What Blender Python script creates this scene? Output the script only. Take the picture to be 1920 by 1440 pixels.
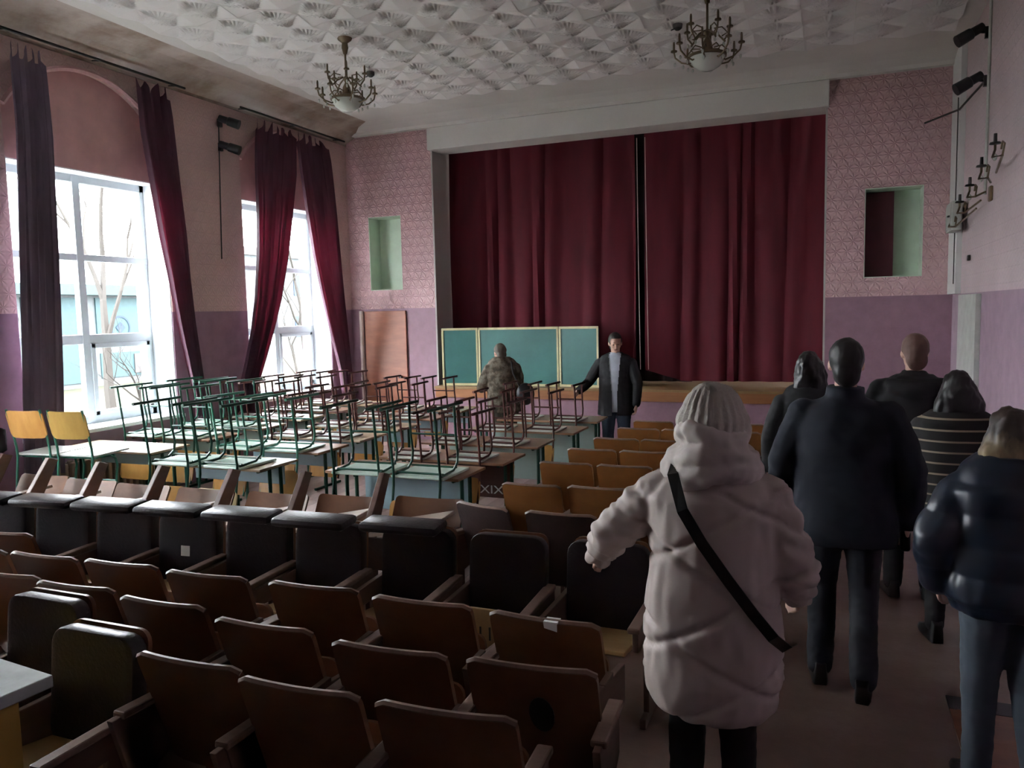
import bpy, bmesh, math, random
from math import sin, cos, pi, radians
from mathutils import Vector, Matrix, noise
random.seed(7)
for o in list(bpy.data.objects): bpy.data.objects.remove(o)
C = bpy.context.scene.collection
S = bpy.context.scene

# ---------------------------------------------------------------- camera
F, YAW, PIT, ROL, H = 1476.47, .3841, .0920, -.0228, 2.0
fw = Vector((-sin(YAW)*cos(PIT), cos(YAW)*cos(PIT), -sin(PIT)))
r0 = Vector((cos(YAW), sin(YAW), 0)); u0 = r0.cross(fw)
rr = r0*cos(ROL)+u0*sin(ROL); uu = u0*cos(ROL)-r0*sin(ROL)
cam = bpy.data.objects.new('camera', bpy.data.cameras.new('camera')); C.objects.link(cam)
m = Matrix((rr, uu, -fw)).transposed().to_4x4(); m.translation = (0, 0, H)
cam.matrix_world = m
cam.data.sensor_width = 36; cam.data.lens = F/1920*36; cam.data.clip_start = .05; cam.data.clip_end = 300
S.camera = cam

# ---------------------------------------------------------------- world and light
W = bpy.data.worlds.new('overcast'); S.world = W; W.use_nodes = True
bg = W.node_tree.nodes['Background']; bg.inputs[0].default_value = (.93, .965, 1, 1); bg.inputs[1].default_value = 9.0
S.view_settings.view_transform = 'Standard'; S.view_settings.look = 'None'
S.view_settings.exposure = 1.72; S.view_settings.gamma = 1; S.view_settings.use_curve_mapping = False
XL, XR, D, YB, ZC = -7.23, 1.39, 11.0, -3.2, 4.9
WINS = [(2.15, 4.0), (5.27, 7.20), (8.50, 10.40)]   # y ranges of the window niches
for (a, b) in WINS:
    l = bpy.data.lights.new('window_portal', 'AREA'); l.shape = 'RECTANGLE'; l.size = 2.75; l.size_y = b-a
    l.cycles.is_portal = True
    o = bpy.data.objects.new('window_portal', l); C.objects.link(o)
    o.location = (XL-.47, (a+b)/2, 2.23); o.rotation_euler = (0, -pi/2, 0)

# ---------------------------------------------------------------- materials
def lin(c): return tuple(((x/255)/12.92 if x/255 <= .04045 else ((x/255+.055)/1.055)**2.4) for x in c)
class NT:
    def __init__(s, name):
        s.m = bpy.data.materials.new(name); s.m.use_nodes = True
        s.t = s.m.node_tree; s.n = s.t.nodes; s.b = s.n['Principled BSDF']
    def link(s, a, b): s.t.links.new(a, b)
    def math(s, op, a, b=None, c=None):
        n = s.n.new('ShaderNodeMath'); n.operation = op
        for i, v in enumerate((a, b, c)):
            if v is None: continue
            if isinstance(v, (int, float)): n.inputs[i].default_value = v
            else: s.link(v, n.inputs[i])
        return n.outputs[0]
    def coord(s, kind='Object', scale=(1, 1, 1)):
        tc = s.n.new('ShaderNodeTexCoord'); mp = s.n.new('ShaderNodeMapping'); mp.inputs['Scale'].default_value = scale
        s.link(tc.outputs[kind], mp.inputs[0]); return mp.outputs[0]
    def noise(s, v, scale, detail=4, rough=.55):
        n = s.n.new('ShaderNodeTexNoise'); n.inputs['Scale'].default_value = scale; n.inputs['Detail'].default_value = detail
        n.inputs['Roughness'].default_value = rough; s.link(v, n.inputs['Vector']); return n.outputs['Fac']
    def ramp(s, f, stops):
        n = s.n.new('ShaderNodeValToRGB'); e = n.color_ramp.elements
        while len(e) < len(stops): e.new(.5)
        for k, (p, c) in enumerate(stops):
            e[k].position = p; e[k].color = (*c, 1) if len(c) == 3 else c
        s.link(f, n.inputs[0]); return n.outputs[0]
    def mix(s, f, a, b):
        n = s.n.new('ShaderNodeMix'); n.data_type = 'RGBA'
        for i, v in ((0, f), (6, a), (7, b)):
            if isinstance(v, (int, float)): n.inputs[i].default_value = v
            elif isinstance(v, tuple): n.inputs[i].default_value = (*v, 1)
            else: s.link(v, n.inputs[i])
        return n.outputs[2]
    def bump(s, h, dist=.01, strength=1):
        n = s.n.new('ShaderNodeBump'); n.inputs['Distance'].default_value = dist; n.inputs['Strength'].default_value = strength
        s.link(h, n.inputs['Height']); s.link(n.outputs[0], s.b.inputs['Normal'])
    def done(s, col=None, rough=.6, metal=0, spec=None):
        if col is not None:
            if isinstance(col, tuple): s.b.inputs['Base Color'].default_value = (*col, 1)
            else: s.link(col, s.b.inputs['Base Color'])
        s.b.inputs['Roughness'].default_value = rough; s.b.inputs['Metallic'].default_value = metal
        if spec is not None: s.b.inputs['Specular IOR Level'].default_value = spec
        return s.m
def plain(name, c, rough=.6, metal=0, var=.12, scale=6, spec=None, bump=0):
    n = NT(name); v = n.coord(); f = n.noise(v, scale)
    a = tuple(x*(1-var) for x in c); b = tuple(min(1, x*(1+var)) for x in c)
    col = n.ramp(f, [(.3, a), (.7, b)])
    if bump: n.bump(n.noise(v, scale*6), bump)
    return n.done(col, rough, metal, spec)
def wood(name, c, c2, rough=.45, axis=(1, 1, 9), spec=None, scr=.0):
    n = NT(name)
    oi = n.n.new('ShaderNodeObjectInfo')
    v = n.coord('Object', axis)
    add = n.n.new('ShaderNodeVectorMath'); add.operation = 'ADD'
    n.link(v, add.inputs[0])
    cm = n.n.new('ShaderNodeCombineXYZ'); n.link(n.math('MULTIPLY', oi.outputs['Random'], 37.), cm.inputs[0]); n.link(cm.outputs[0], add.inputs[1])
    f = n.noise(add.outputs[0], 3.2, 6, .6); g = n.noise(add.outputs[0], .9, 2)
    col = n.ramp(f, [(.25, c2), (.7, c)])
    col = n.mix(n.math('MULTIPLY', g, .45), col, tuple(x*.55 for x in c2))
    hs = n.n.new('ShaderNodeHueSaturation'); n.link(n.math('MULTIPLY_ADD', oi.outputs['Random'], .35, .82), hs.inputs['Value']); n.link(col, hs.inputs['Color'])
    n.bump(f, .0012)
    return n.done(hs.outputs[0], rough, 0, spec)

def star_height(n, horiz):
    """embossed flower pattern: petals round the centre of 0.2 m cells, rows offset"""
    tc = n.n.new('ShaderNodeTexCoord'); sp = n.n.new('ShaderNodeSeparateXYZ'); n.link(tc.outputs['Object'], sp.inputs[0])
    s = 1/.13
    u = n.math('MULTIPLY', sp.outputs[horiz], s); w = n.math('MULTIPLY', sp.outputs[2], s)
    row = n.math('FLOOR', w); u = n.math('ADD', u, n.math('MULTIPLY', row, .5))
    du = n.math('SUBTRACT', n.math('FRACT', u), .5); dw = n.math('SUBTRACT', n.math('FRACT', w), .5)
    r = n.math('SQRT', n.math('ADD', n.math('MULTIPLY', du, du), n.math('MULTIPLY', dw, dw)))
    th = n.math('ARCTAN2', dw, du)
    pet = n.math('POWER', n.math('ABSOLUTE', n.math('SINE', n.math('MULTIPLY', th, 4.))), 1.6)
    fall = n.math('SUBTRACT', 1., n.math('MINIMUM', n.math('MULTIPLY', r, 1.5), 1.))
    core = n.math('GREATER_THAN', r, .07)
    return n.math('MULTIPLY', n.math('MULTIPLY', pet, n.math('POWER', fall, .6)), core), sp, r

def wall_mat(name, horiz, emboss=True, pink=(.72, .47, .49), mauve=(.33, .19, .245), zsplit=2.085, str_=.012):
    n = NT(name); hgt, sp, r = star_height(n, horiz)
    v = n.coord()
    f = n.noise(v, 1.3, 5); f2 = n.noise(v, 7, 5)
    top = n.ramp(f, [(.3, tuple(x*.88 for x in pink)), (.68, tuple(min(1, x*1.08) for x in pink))])
    if emboss:
        top = n.mix(n.math('MULTIPLY', n.math('SUBTRACT', 1., hgt), .34), top, tuple(x*.70 for x in pink))
    low = n.ramp(f2, [(.25, tuple(x*.85 for x in mauve)), (.75, tuple(x*1.1 for x in mauve))])
    up = n.math('GREATER_THAN', sp.outputs[2], zsplit)
    col = n.mix(up, low, top)
    # brown damp stain just under the ceiling
    st = n.math('MULTIPLY', n.math('SMOOTH_MIN', 1., n.math('MAXIMUM', n.math('MULTIPLY', n.math('SUBTRACT', sp.outputs[2], 4.35), 1.6), 0.), .1), f)
    col = n.mix(n.math('MULTIPLY', st, .8), col, (.28, .19, .15))
    hh = n.math('MULTIPLY', hgt, up)
    hh = n.math('ADD', hh, n.math('MULTIPLY', f2, .12))
    n.bump(hh, str_ if emboss else .003)
    return n.done(col, .55)

M = {}
M['wall_y'] = wall_mat('pink_relief_wall_front', 0, True)
M['wall_x'] = wall_mat('pink_relief_wall_side', 1, True, pink=(.74, .53, .50), mauve=(.36, .22, .29), str_=.006)
M['wall_xr'] = wall_mat('pale_pink_wall_right', 1, True, pink=(.64, .52, .54), mauve=(.37, .26, .325), str_=.004)
M['pink_smooth'] = plain('pink_plaster', (.70, .42, .41), .7, scale=3)
M['arch'] = plain('pink_arch_moulding', (.66, .40, .40), .6)
M['reveal'] = plain('white_reveal_paint', (.80, .84, .86), .5, var=.05)
M['white'] = plain('white_paint', (.66, .66, .64), .5, var=.05, scale=2)
M['beam'] = plain('white_beam_paint', (.70, .69, .65), .5, var=.04, scale=1)
M['jamb'] = plain('grey_white_plaster', (.50, .47, .45), .7, var=.05, scale=1)
M['palegreen'] = plain('pale_green_paint', (.62, .74, .60), .6, var=.05)
M['tile'] = plain('polystyrene_tile', (.74, .72, .70), .75, var=.04, scale=1.3)
n = NT('cove_plaster'); v = n.coord(); f = n.noise(v, 1.1, 6, .62); f2 = n.noise(n.coord('Object', (5, .7, 2)), 1.2, 5)
col = n.ramp(f, [(.36, (.30, .22, .17)), (.5, (.50, .43, .37)), (.66, (.60, .55, .50))])
col = n.mix(n.math('MULTIPLY', f2, .35), col, (.24, .17, .13)); M['cove'] = n.done(col, .8)
M['border'] = plain('ceiling_border_plaster', (.64, .62, .58), .8, var=.08, scale=.9)
n = NT('floor_paint'); v = n.coord(); f = n.noise(v, 1.2, 7, .65); g = n.noise(v, 7, 6, .7)
col = n.ramp(f, [(.3, (.13, .08, .062)), (.5, (.205, .135, .108)), (.7, (.30, .225, .185))])
col = n.mix(n.math('MULTIPLY', g, .4), col, (.15, .095, .075)); n.bump(g, .002); M['floor'] = n.done(col, .38)
M['board'] = wood('painted_floorboard', (.50, .36, .34), (.36, .25, .23), .4, (1, 1, 1))
M['wood_red'] = wood('red_brown_plywood', (.25, .112, .060), (.145, .062, .034), .34, (1.2, 4, 1.2))
M['wood_mid'] = wood('brown_plywood', (.27, .125, .062), (.16, .070, .035), .36, (1.2, 4, 1.2))
M['wood_orange'] = wood('orange_plywood', (.38, .155, .042), (.25, .095, .025), .42, (1.2, 4, 1.2))
M['wood_tan'] = wood('tan_plywood', (.46, .30, .14), (.33, .20, .09), .45, (1, 4, 1))
M['wood_pale'] = wood('pale_lit_wood', (.55, .45, .38), (.40, .31, .25), .4, (1, 6, 1))  # window light on the slanted-row seats, put into the colour
M['arm'] = wood('worn_armrest_wood', (.26, .17, .135), (.16, .10, .08), .42, (1, 5, 1))
M['sideboard'] = wood('dark_side_board', (.20, .12, .095), (.12, .07, .055), .4, (1, 1, 5))
M['edge'] = wood('edge_highlight_wood', (.30, .20, .165), (.18, .11, .08), .35, (4, 1, 1))  # window highlight along the seat tops, put into the colour
M['slantback'] = wood('mid_orange_ply', (.24, .105, .05), (.15, .06, .028), .42, (1.2, 4, 1.2))
M['stagewood'] = wood('stage_fascia_wood', (.45, .20, .085), (.30, .12, .05), .45, (.6, 1, 6))
M['doorwood'] = wood('orange_brown_door', (.52, .20, .115), (.36, .13, .075), .4, (1, 1, 4))
M['vinyl'] = plain('dark_vinyl', (.016, .011, .015), .34, var=.25, scale=9, bump=.002)
M['vinyl2'] = plain('brown_black_vinyl', (.045, .024, .022), .38, var=.25, scale=9, bump=.002)
M['black'] = plain('black_metal', (.015, .015, .016), .4)
M['iron'] = plain('dark_iron', (.05, .045, .045), .5, .3)
M['brass'] = plain('tarnished_brass', (.20, .155, .10), .42, .75)
M['glassbowl'] = plain('frosted_glass_bowl', (.62, .66, .60), .15, var=.03)
M['green'] = plain('green_enamel_tube', (.018, .085, .058), .3)
M['greenl'] = plain('light_green_enamel_tube', (.06, .24, .17), .3)
M['brownt'] = plain('red_brown_enamel_tube', (.095, .028, .024), .32)
M['mint'] = plain('mint_seat_underside', (.56, .70, .61), .35, var=.08, scale=4)
M['cream'] = plain('pale_cream_seat_underside', (.60, .62, .58), .35, var=.08, scale=4)
M['orangeply'] = wood('orange_varnished_ply', (.72, .40, .12), (.56, .27, .07), .3, (3, 1, 1))
M['creamply'] = wood('cream_varnished_ply', (.74, .62, .36), (.60, .46, .25), .3, (3, 1, 1))
M['yellowply'] = wood('yellow_varnished_ply', (.55, .36, .10), (.40, .24, .06), .3, (3, 1, 1))
M['desktop'] = wood('brown_desk_laminate', (.40, .225, .135), (.28, .15, .09), .28, (1, 5, 1))
M['desktop2'] = wood('pale_desk_laminate', (.62, .48, .33), (.48, .36, .24), .25, (1, 5, 1))
M['blue'] = plain('pale_blue_panel', (.42, .60, .68), .45, var=.06, scale=2)
M['bluegreen'] = plain('pale_turquoise_panel', (.50, .66, .62), .45, var=.06, scale=2)
M['darkpanel'] = wood('dark_brown_panel', (.13, .055, .045), (.08, .03, .025), .4)
M['board_green'] = plain('green_chalkboard', (.045, .165, .15), .42, var=.18, scale=1.6)
M['board_frame'] = plain('cream_yellow_frame', (.62, .58, .33), .45)
M['radiator'] = plain('beige_brown_radiator', (.36, .27, .20), .4, var=.15, scale=4)
M['frame'] = plain('white_window_frame', (.60, .66, .70), .3, var=.03)
M['pipe'] = plain('cream_pipe', (.58, .47, .42), .4)
M['trimw'] = plain('grey_white_trim', (.48, .50, .46), .5)
n = NT('window_glass'); n.b.inputs['Transmission Weight'].default_value = 1; n.b.inputs['IOR'].default_value = 1.0
M['glass'] = n.done((.97, .98, .99), .0)
def curtain_mat(name, c, rough=.75, var=.25, sheen=.10):
    n = NT(name); v = n.coord('Object', (1, 1, .25)); f = n.noise(v, 5, 4)
    col = n.ramp(f, [(.3, tuple(x*(1-var) for x in c)), (.7, tuple(x*(1+var) for x in c))])
    w = n.noise(n.coord('Object', (160, 160, 160)), 4, 2); n.bump(w, .0008)
    n.b.inputs['Sheen Weight'].default_value = sheen; n.b.inputs['Sheen Roughness'].default_value = .4
    n.b.inputs['Sheen Tint'].default_value = (*[min(1, x*3) for x in c], 1)
    n.done(col, rough)
    return n
n = curtain_mat('maroon_window_drape', (.095, .040, .065))
tr = n.n.new('ShaderNodeBsdfTranslucent'); tr.inputs[0].default_value = (.42, .03, .075, 1)
ad = n.n.new('ShaderNodeMixShader'); ad.inputs[0].default_value = .05
out = n.n['Material Output']; n.link(n.b.outputs[0], ad.inputs[1]); n.link(tr.outputs[0], ad.inputs[2]); n.link(ad.outputs[0], out.inputs[0])
M['drape'] = n.m
M['drape_hazed'] = curtain_mat('hazed_purple_drape', (.24, .185, .25)).m  # window haze put into the colour, paler than the other drapes
M['stagecurtain'] = curtain_mat('maroon_stage_curtain', (.105, .005, .015), .85, .2).m
M['blackcloth'] = curtain_mat('near_black_curtain', (.014, .008, .009), .9).m
M['darkred'] = plain('dark_red_board', (.075, .010, .018), .6)
M['skin'] = plain('skin', (.55, .33, .25), .5, var=.08)
M['backwall'] = plain('brown_rear_wall', (.16, .10, .085), .8)  # unseen wall; dark colour chosen to cut bounced fill light
M['grass'] = plain('winter_grass', (.036, .037, .016), .9, var=.35, scale=.9)
M['road'] = plain('wet_path', (.07, .07, .07), .6, scale=.5)
M['bwall'] = plain('pale_render', (.07, .08, .085), .8)
M['bblue'] = plain('blue_cladding', (.009, .024, .055), .7)
M['bcyan'] = plain('pale_cyan_cladding', (.02, .048, .054), .7)
M['bark'] = plain('grey_bark', (.03, .026, .022), .9)
M['redcloth'] = plain('faded_red_paint', (.09, .02, .02), .8)

# ---------------------------------------------------------------- mesh helpers
class MB:
    def __init__(s): s.v = []; s.f = []
    def add(s, vs, fs, mtx=None):
        k = len(s.v)
        s.v += [tuple(mtx @ Vector(p)) if mtx else tuple(p) for p in vs]
        s.f += [tuple(k+i for i in f) for f in fs]; return s
    def box(s, x0, x1, y0, y1, z0, z1, mtx=None):
        vs = [(x, y, z) for x in (x0, x1) for y in (y0, y1) for z in (z0, z1)]
        return s.add(vs, [(0, 1, 3, 2), (4, 6, 7, 5), (0, 4, 5, 1), (2, 3, 7, 6), (0, 2, 6, 4), (1, 5, 7, 3)], mtx)
    def tube(s, pts, r, seg=8, cap=True, flat=1.0):
        pts = [Vector(p) for p in pts]; n = len(pts); k = len(s.v)
        rs = r if isinstance(r, (list, tuple)) else [r]*n
        t0 = (pts[1]-pts[0]).normalized(); a = Vector((0, 0, 1)) if abs(t0.z) < .9 else Vector((1, 0, 0))
        nx = t0.cross(a).normalized()
        for i, p in enumerate(pts):
            t = ((pts[min(i+1, n-1)]-pts[max(i-1, 0)])).normalized()
            nx = (nx-t*nx.dot(t)).normalized(); ny = t.cross(nx)
            for j in range(seg):
                an = 2*pi*j/seg
                s.v.append(tuple(p+nx*cos(an)*rs[i]+ny*sin(an)*rs[i]*flat))
        for i in range(n-1):
            for j in range(seg):
                a0 = k+i*seg+j; a1 = k+i*seg+(j+1) % seg
                s.f.append((a0, a1, a1+seg, a0+seg))
        if cap:
            s.f.append(tuple(k+j for j in range(seg-1, -1, -1))); s.f.append(tuple(k+(n-1)*seg+j for j in range(seg)))
        return s
    def lathe(s, prof, c=(0, 0, 0), seg=16):
        k = len(s.v); n = len(prof)
        for (r, z) in prof:
            for j in range(seg):
                an = 2*pi*j/seg; s.v.append((c[0]+r*cos(an), c[1]+r*sin(an), c[2]+z))
        for i in range(n-1):
            for j in range(seg):
                a0 = k+i*seg+j; a1 = k+i*seg+(j+1) % seg
                s.f.append((a0, a1, a1+seg, a0+seg))
        s.f.append(tuple(k+j for j in range(seg-1, -1, -1))); s.f.append(tuple(k+(n-1)*seg+j for j in range(seg)))
        return s
    def loft(s, secs, seg=16, e=2.0):
        """secs: (cx,cy,cz,rx,ry) horizontal super-ellipses"""
        k = len(s.v)
        for (cx, cy, cz, rx, ry) in secs:
            for j in range(seg):
                an = 2*pi*j/seg; ca, sa = cos(an), sin(an)
                s.v.append((cx+rx*math.copysign(abs(ca)**(2/e), ca), cy+ry*math.copysign(abs(sa)**(2/e), sa), cz))
        n = len(secs)
        for i in range(n-1):
            for j in range(seg):
                a0 = k+i*seg+j; a1 = k+i*seg+(j+1) % seg
                s.f.append((a0, a1, a1+seg, a0+seg))
        s.f.append(tuple(k+j for j in range(seg-1, -1, -1))); s.f.append(tuple(k+(n-1)*seg+j for j in range(seg)))
        return s
    def ball(s, c, rx, ry=None, rz=None, seg=14, rings=9, mtx=None):
        ry = ry or rx; rz = rz or rx; vs = []; fs = []
        vs.append((c[0], c[1], c[2]-rz))
        for i in range(1, rings):
            ph = -pi/2+pi*i/rings
            for j in range(seg):
                an = 2*pi*j/seg; vs.append((c[0]+rx*cos(ph)*cos(an), c[1]+ry*cos(ph)*sin(an), c[2]+rz*sin(ph)))
        vs.append((c[0], c[1], c[2]+rz)); top = len(vs)-1
        for j in range(seg):
            fs.append((0, 1+(j+1) % seg, 1+j)); b = 1+(rings-2)*seg
            fs.append((top, b+j, b+(j+1) % seg))
        for i in range(rings-2):
            for j in range(seg):
                a0 = 1+i*seg+j; a1 = 1+i*seg+(j+1) % seg
                fs.append((a0, a1, a1+seg, a0+seg))
        return s.add(vs, fs, mtx)
    def panel(s, w, h, t, rc=.06, bow=0., nx=12, top_only=True, mtx=None):
        """upright rounded board in the XZ plane, z from 0 to h, thickness t (y), bowed in y"""
        def xs(z):
            if z > h-rc: return w/2-rc+math.sqrt(max(0, rc*rc-(z-(h-rc))**2))
            if not top_only and z < rc: return w/2-rc+math.sqrt(max(0, rc*rc-(rc-z)**2))
            return w/2
        zs = ([0, rc*.1, rc*.35, rc*.7] if not top_only else [0])+[rc, h*.5, h-rc, h-rc*.6, h-rc*.3, h-rc*.1, h]
        k = len(s.v); vs = []
        for side in (0, 1):
            for z in zs:
                for i in range(nx+1):
                    x = -xs(z)+2*xs(z)*i/nx
                    vs.append((x, (t if side else 0)+bow*(1-(2*x/w)**2), z))
        R = nx+1; L = len(zs); fs = []
        for i in range(L-1):
            for j in range(nx):
                a = i*R+j; fs.append((a, a+1, a+1+R, a+R)); b = a+L*R; fs.append((b, b+R, b+1+R, b+1))
        for i in range(L-1):
            a = i*R; fs.append((a, a+R, a+R+L*R, a+L*R)); a = i*R+nx; fs.append((a, a+L*R, a+R+L*R, a+R))
        for j in range(nx):
            fs.append((j, j+L*R, j+1+L*R, j+1)); a = (L-1)*R+j; fs.append((a, a+1, a+1+L*R, a+L*R))
        return s.add(vs, fs, mtx)
    def mesh(s, name, mat, smooth=False, bevel=0):
        me = bpy.data.meshes.new(name); me.from_pydata(s.v, [], s.f)
        bm = bmesh.new(); bm.from_mesh(me)
        bmesh.ops.recalc_face_normals(bm, faces=bm.faces)
        if bevel: bmesh.ops.bevel(bm, geom=[e for e in bm.edges if len(e.link_faces) == 2 and e.calc_face_angle(0) > .7], offset=bevel, segments=2, affect='EDGES', profile=.5)
        bm.to_mesh(me); bm.free()
        me.materials.append(mat)
        if smooth:
            for p in me.polygons: p.use_smooth = True
            try: me.set_sharp_from_angle(angle=radians(40))
            except Exception: pass
        return me
    def build(s, name, mat, parent=None, smooth=False, bevel=0):
        return link(name, s.mesh(name, mat, smooth, bevel), parent)
def link(name, me, parent=None):
    o = bpy.data.objects.new(name, me); C.objects.link(o)
    if parent: o.parent = parent
    return o
def tag(o, label=None, cat=None, group=None, kind=None):
    if label: o['label'] = label
    if cat: o['category'] = cat
    if group: o['group'] = group
    if kind: o['kind'] = kind
    return o
def thing(name, label, cat, loc=(0, 0, 0), rz=0, group=None):
    o = bpy.data.objects.new(name, None); C.objects.link(o); o.empty_display_size = .1
    o.location = loc; o.rotation_euler = (0, 0, rz); return tag(o, label, cat, group)
def dup(root, loc, rz=0, label=None, group=None, scale=1.0, mats=None):
    r = root.copy(); C.objects.link(r); r.location = loc; r.rotation_euler = (root.rotation_euler[0], root.rotation_euler[1], rz); r.scale = (scale,)*3
    if label: r['label'] = label
    if group: r['group'] = group
    for ch in list(root.children):
        c = ch.copy(); C.objects.link(c); c.parent = r
        for g in ch.children:
            d = g.copy(); C.objects.link(d); d.parent = c
    return r
def struct(o): o['kind'] = 'structure'; return o
def remesh(mb, voxel, mat, name, parent, fn=None, smooth_it=3):
    """one continuous surface out of overlapping lofts"""
    me = bpy.data.meshes.new(name); me.from_pydata(mb.v, [], mb.f)
    bm = bmesh.new(); bm.from_mesh(me); bmesh.ops.recalc_face_normals(bm, faces=bm.faces); bm.to_mesh(me); bm.free()
    t = bpy.data.objects.new('tmp', me); C.objects.link(t)
    a = t.modifiers.new('r', 'REMESH'); a.mode = 'VOXEL'; a.voxel_size = voxel
    b = t.modifiers.new('s', 'SMOOTH'); b.factor = .5; b.iterations = smooth_it
    dg = bpy.context.evaluated_depsgraph_get()
    out = bpy.data.meshes.new_from_object(t.evaluated_get(dg))
    bpy.data.objects.remove(t)
    if fn:
        nrm = [v.normal.copy() for v in out.vertices]
        for v, nn in zip(out.vertices, nrm): v.co = v.co+nn*fn(v.co)
    out.materials.clear(); out.materials.append(mat)
    for p in out.polygons: p.use_smooth = True
    out.name = name
    return link(name, out, parent)
def text(body, size, mat, loc, rot, name, parent=None, ext=.001):
    cu = bpy.data.curves.new(name, 'FONT'); cu.body = body; cu.size = size; cu.extrude = ext; cu.align_x = 'CENTER'; cu.align_y = 'CENTER'
    t = bpy.data.objects.new('tmp', cu); C.objects.link(t)
    dg = bpy.context.evaluated_depsgraph_get(); me = bpy.data.meshes.new_from_object(t.evaluated_get(dg)); bpy.data.objects.remove(t)
    me.materials.append(mat) if not me.materials else None
    me.materials.clear(); me.materials.append(mat)
    o = link(name, me, parent); o.location = loc; o.rotation_euler = rot; return o

# ---------------------------------------------------------------- floor and ground
struct(MB().box(XL-.5, XR+.3, YB, D+6, -.12, 0).build('floor', M['floor']))
# ---------------------------------------------------------------- left wall with four window niches (arched)
ZS, ZH, WT = .87, 3.58, .55         # sill, window head, wall thickness
AC, AR = 3.455, 1.13               # arch circle centre height and radius
def archz(dy): return AC+math.sqrt(max(0, AR*AR-dy*dy))
wl = MB(); X2 = XL-WT
ys = [YB]+[q for w in WINS for q in w]+[D+.4]
for i in range(0, len(ys), 2): wl.box(X2, XL, ys[i], ys[i+1], 0, ZC+.3)
for (a, b) in WINS:
    wl.box(X2, XL, a, b, 0, ZS-.04)
    yc = (a+b)/2; N = 20
    for i in range(N):      # wall above the arch, stepped to the curve
        y0 = a+(b-a)*i/N; y1 = a+(b-a)*(i+1)/N; z0, z1 = archz(y0-yc), archz(y1-yc)
        vs = [(x, y, z) for x in (XL-.09, XL) for (y, z) in ((y0, z0), (y1, z1), (y1, ZC+.3), (y0, ZC+.3))]
        wl.add(vs, [(0, 3, 2, 1), (4, 5, 6, 7), (0, 1, 5, 4), (3, 7, 6, 2), (0, 4, 7, 3), (1, 2, 6, 5)])
struct(wl.build('wall_left', M['wall_x']))
for k, (a, b) in enumerate(WINS):
    yc = (a+b)/2
    lp = MB(); N = 20
    for i in range(N):
        y0 = a+(b-a)*i/N; y1 = a+(b-a)*(i+1)/N; z0, z1 = archz(y0-yc)+.02, archz(y1-yc)+.02
        vs = [(x, y, z) for x in (X2, XL-.09) for (y, z) in ((y0, ZH), (y1, ZH), (y1, z1), (y0, z0))]
        lp.add(vs, [(0, 3, 2, 1), (4, 5, 6, 7), (0, 1, 5, 4), (3, 7, 6, 2), (0, 4, 7, 3), (1, 2, 6, 5)])
    t = struct(lp.build('trim_%d' % (k+1), M['pink_smooth']))
    ar = MB(); pts = []
    for i in range(25):
        y = a+.01+(b-a-.02)*i/24; pts.append((XL+.0, y, archz(y-yc)-.0))
    ar.tube(pts, .028, 6)
    ar.build('arch_moulding', M['arch'], t, True)
    wnd = bpy.data.objects.new('window_%d' % (k+1), None); C.objects.link(wnd); struct(wnd)
    rv = MB().box(XL-.40, XL-.012, a-.003, a+.012, ZS, ZH).box(XL-.40, XL-.012, b-.012, b+.003, ZS, ZH).box(XL-.40, XL-.095, a, b, ZH-.012, ZH+.003)
    rv.build('window_reveal', M['reveal'], wnd)
    sl = MB().box(XL-.40, XL+.06, a-.05, b+.05, ZS-.04, ZS); sl.build('window_sill', M['reveal'], wnd, False, .006)
    xf0, xf1 = XL-.40, XL-.33
    fr = MB().box(xf0, xf1, a, a+.07, ZS, ZH).box(xf0, xf1, b-.07, b, ZS, ZH).box(xf0, xf1, a, b, ZS, ZS+.08).box(xf0, xf1, a, b, ZH-.09, ZH)
    fr.build('window_frame', M['frame'], wnd, False, .004)
    ym = yc+.04
    MB().box(xf0+.005, xf1+.01, ym-.045, ym+.045, ZS, ZH).build('mullion', M['frame'], wnd, False, .004)
    for z, hw in ((1.80, .05), (2.69, .035)):
        MB().box(xf0+.005, xf1+.004, a, b, z-hw, z+hw).build('transom', M['frame'], wnd, False, .004)
    MB().box(xf0+.01, xf1+.02, ym+.05, b-.07, ZS+.08, ZS+.13).box(xf0+.01, xf1+.02, ym+.05, b-.07, 1.70, 1.75).box(xf0+.01, xf1+.02, ym+.045, ym+.10, ZS+.08, 1.75).box(xf0+.01, xf1+.02, b-.12, b-.07, ZS+.08, 1.75).build('opening_sash', M['frame'], wnd, False, .004)
    for (z0, z1) in ((ZS+.08, 1.76), (1.84, 2.66), (2.72, ZH-.09)):
        for (y0, y1) in ((a+.07, ym-.045), (ym+.045, b-.07)):
            MB().box(xf0+.03, xf0+.034, y0, y1, z0, z1).build('pane', M['glass'], wnd)

# ---------------------------------------------------------------- front wall with stage opening
SXL, SXR, ZSTG, ZB0, ZB1 = -5.70, -.06, .87, 4.47, 4.80
fwl = MB(); y0, y1 = D, D+.35
def wall_with_hole(mb, x0, x1, hx0, hx1, hz0, hz1, z0, z1):
    mb.box(x0, hx0, y0, y1, z0, z1); mb.box(hx1, x1, y0, y1, z0, z1)
    mb.box(hx0, hx1, y0, y1, z0, hz0); mb.box(hx0, hx1, y0, y1, hz1, z1)
wall_with_hole(fwl, XL, SXL, -6.86, -6.27, 2.38, 3.54, 0, ZC+.3)
wall_with_hole(fwl, SXR, XR+.3, .39, 1.05, 2.32, 3.43, 0, ZC+.3)
fwl.box(SXL, SXR, y0, y1, ZB0+.05, ZC+.3)
fwl.box(SXL, SXR, D-.12, D+.1, 0, ZSTG-.17)
struct(fwl.build('wall_front', M['wall_y']))
bm_ = struct(MB().box(SXL-.02, SXR+.02, D-.09, D+.36, ZB0, ZB1).build('trim_10', M['beam'], None, False, .01))
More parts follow.
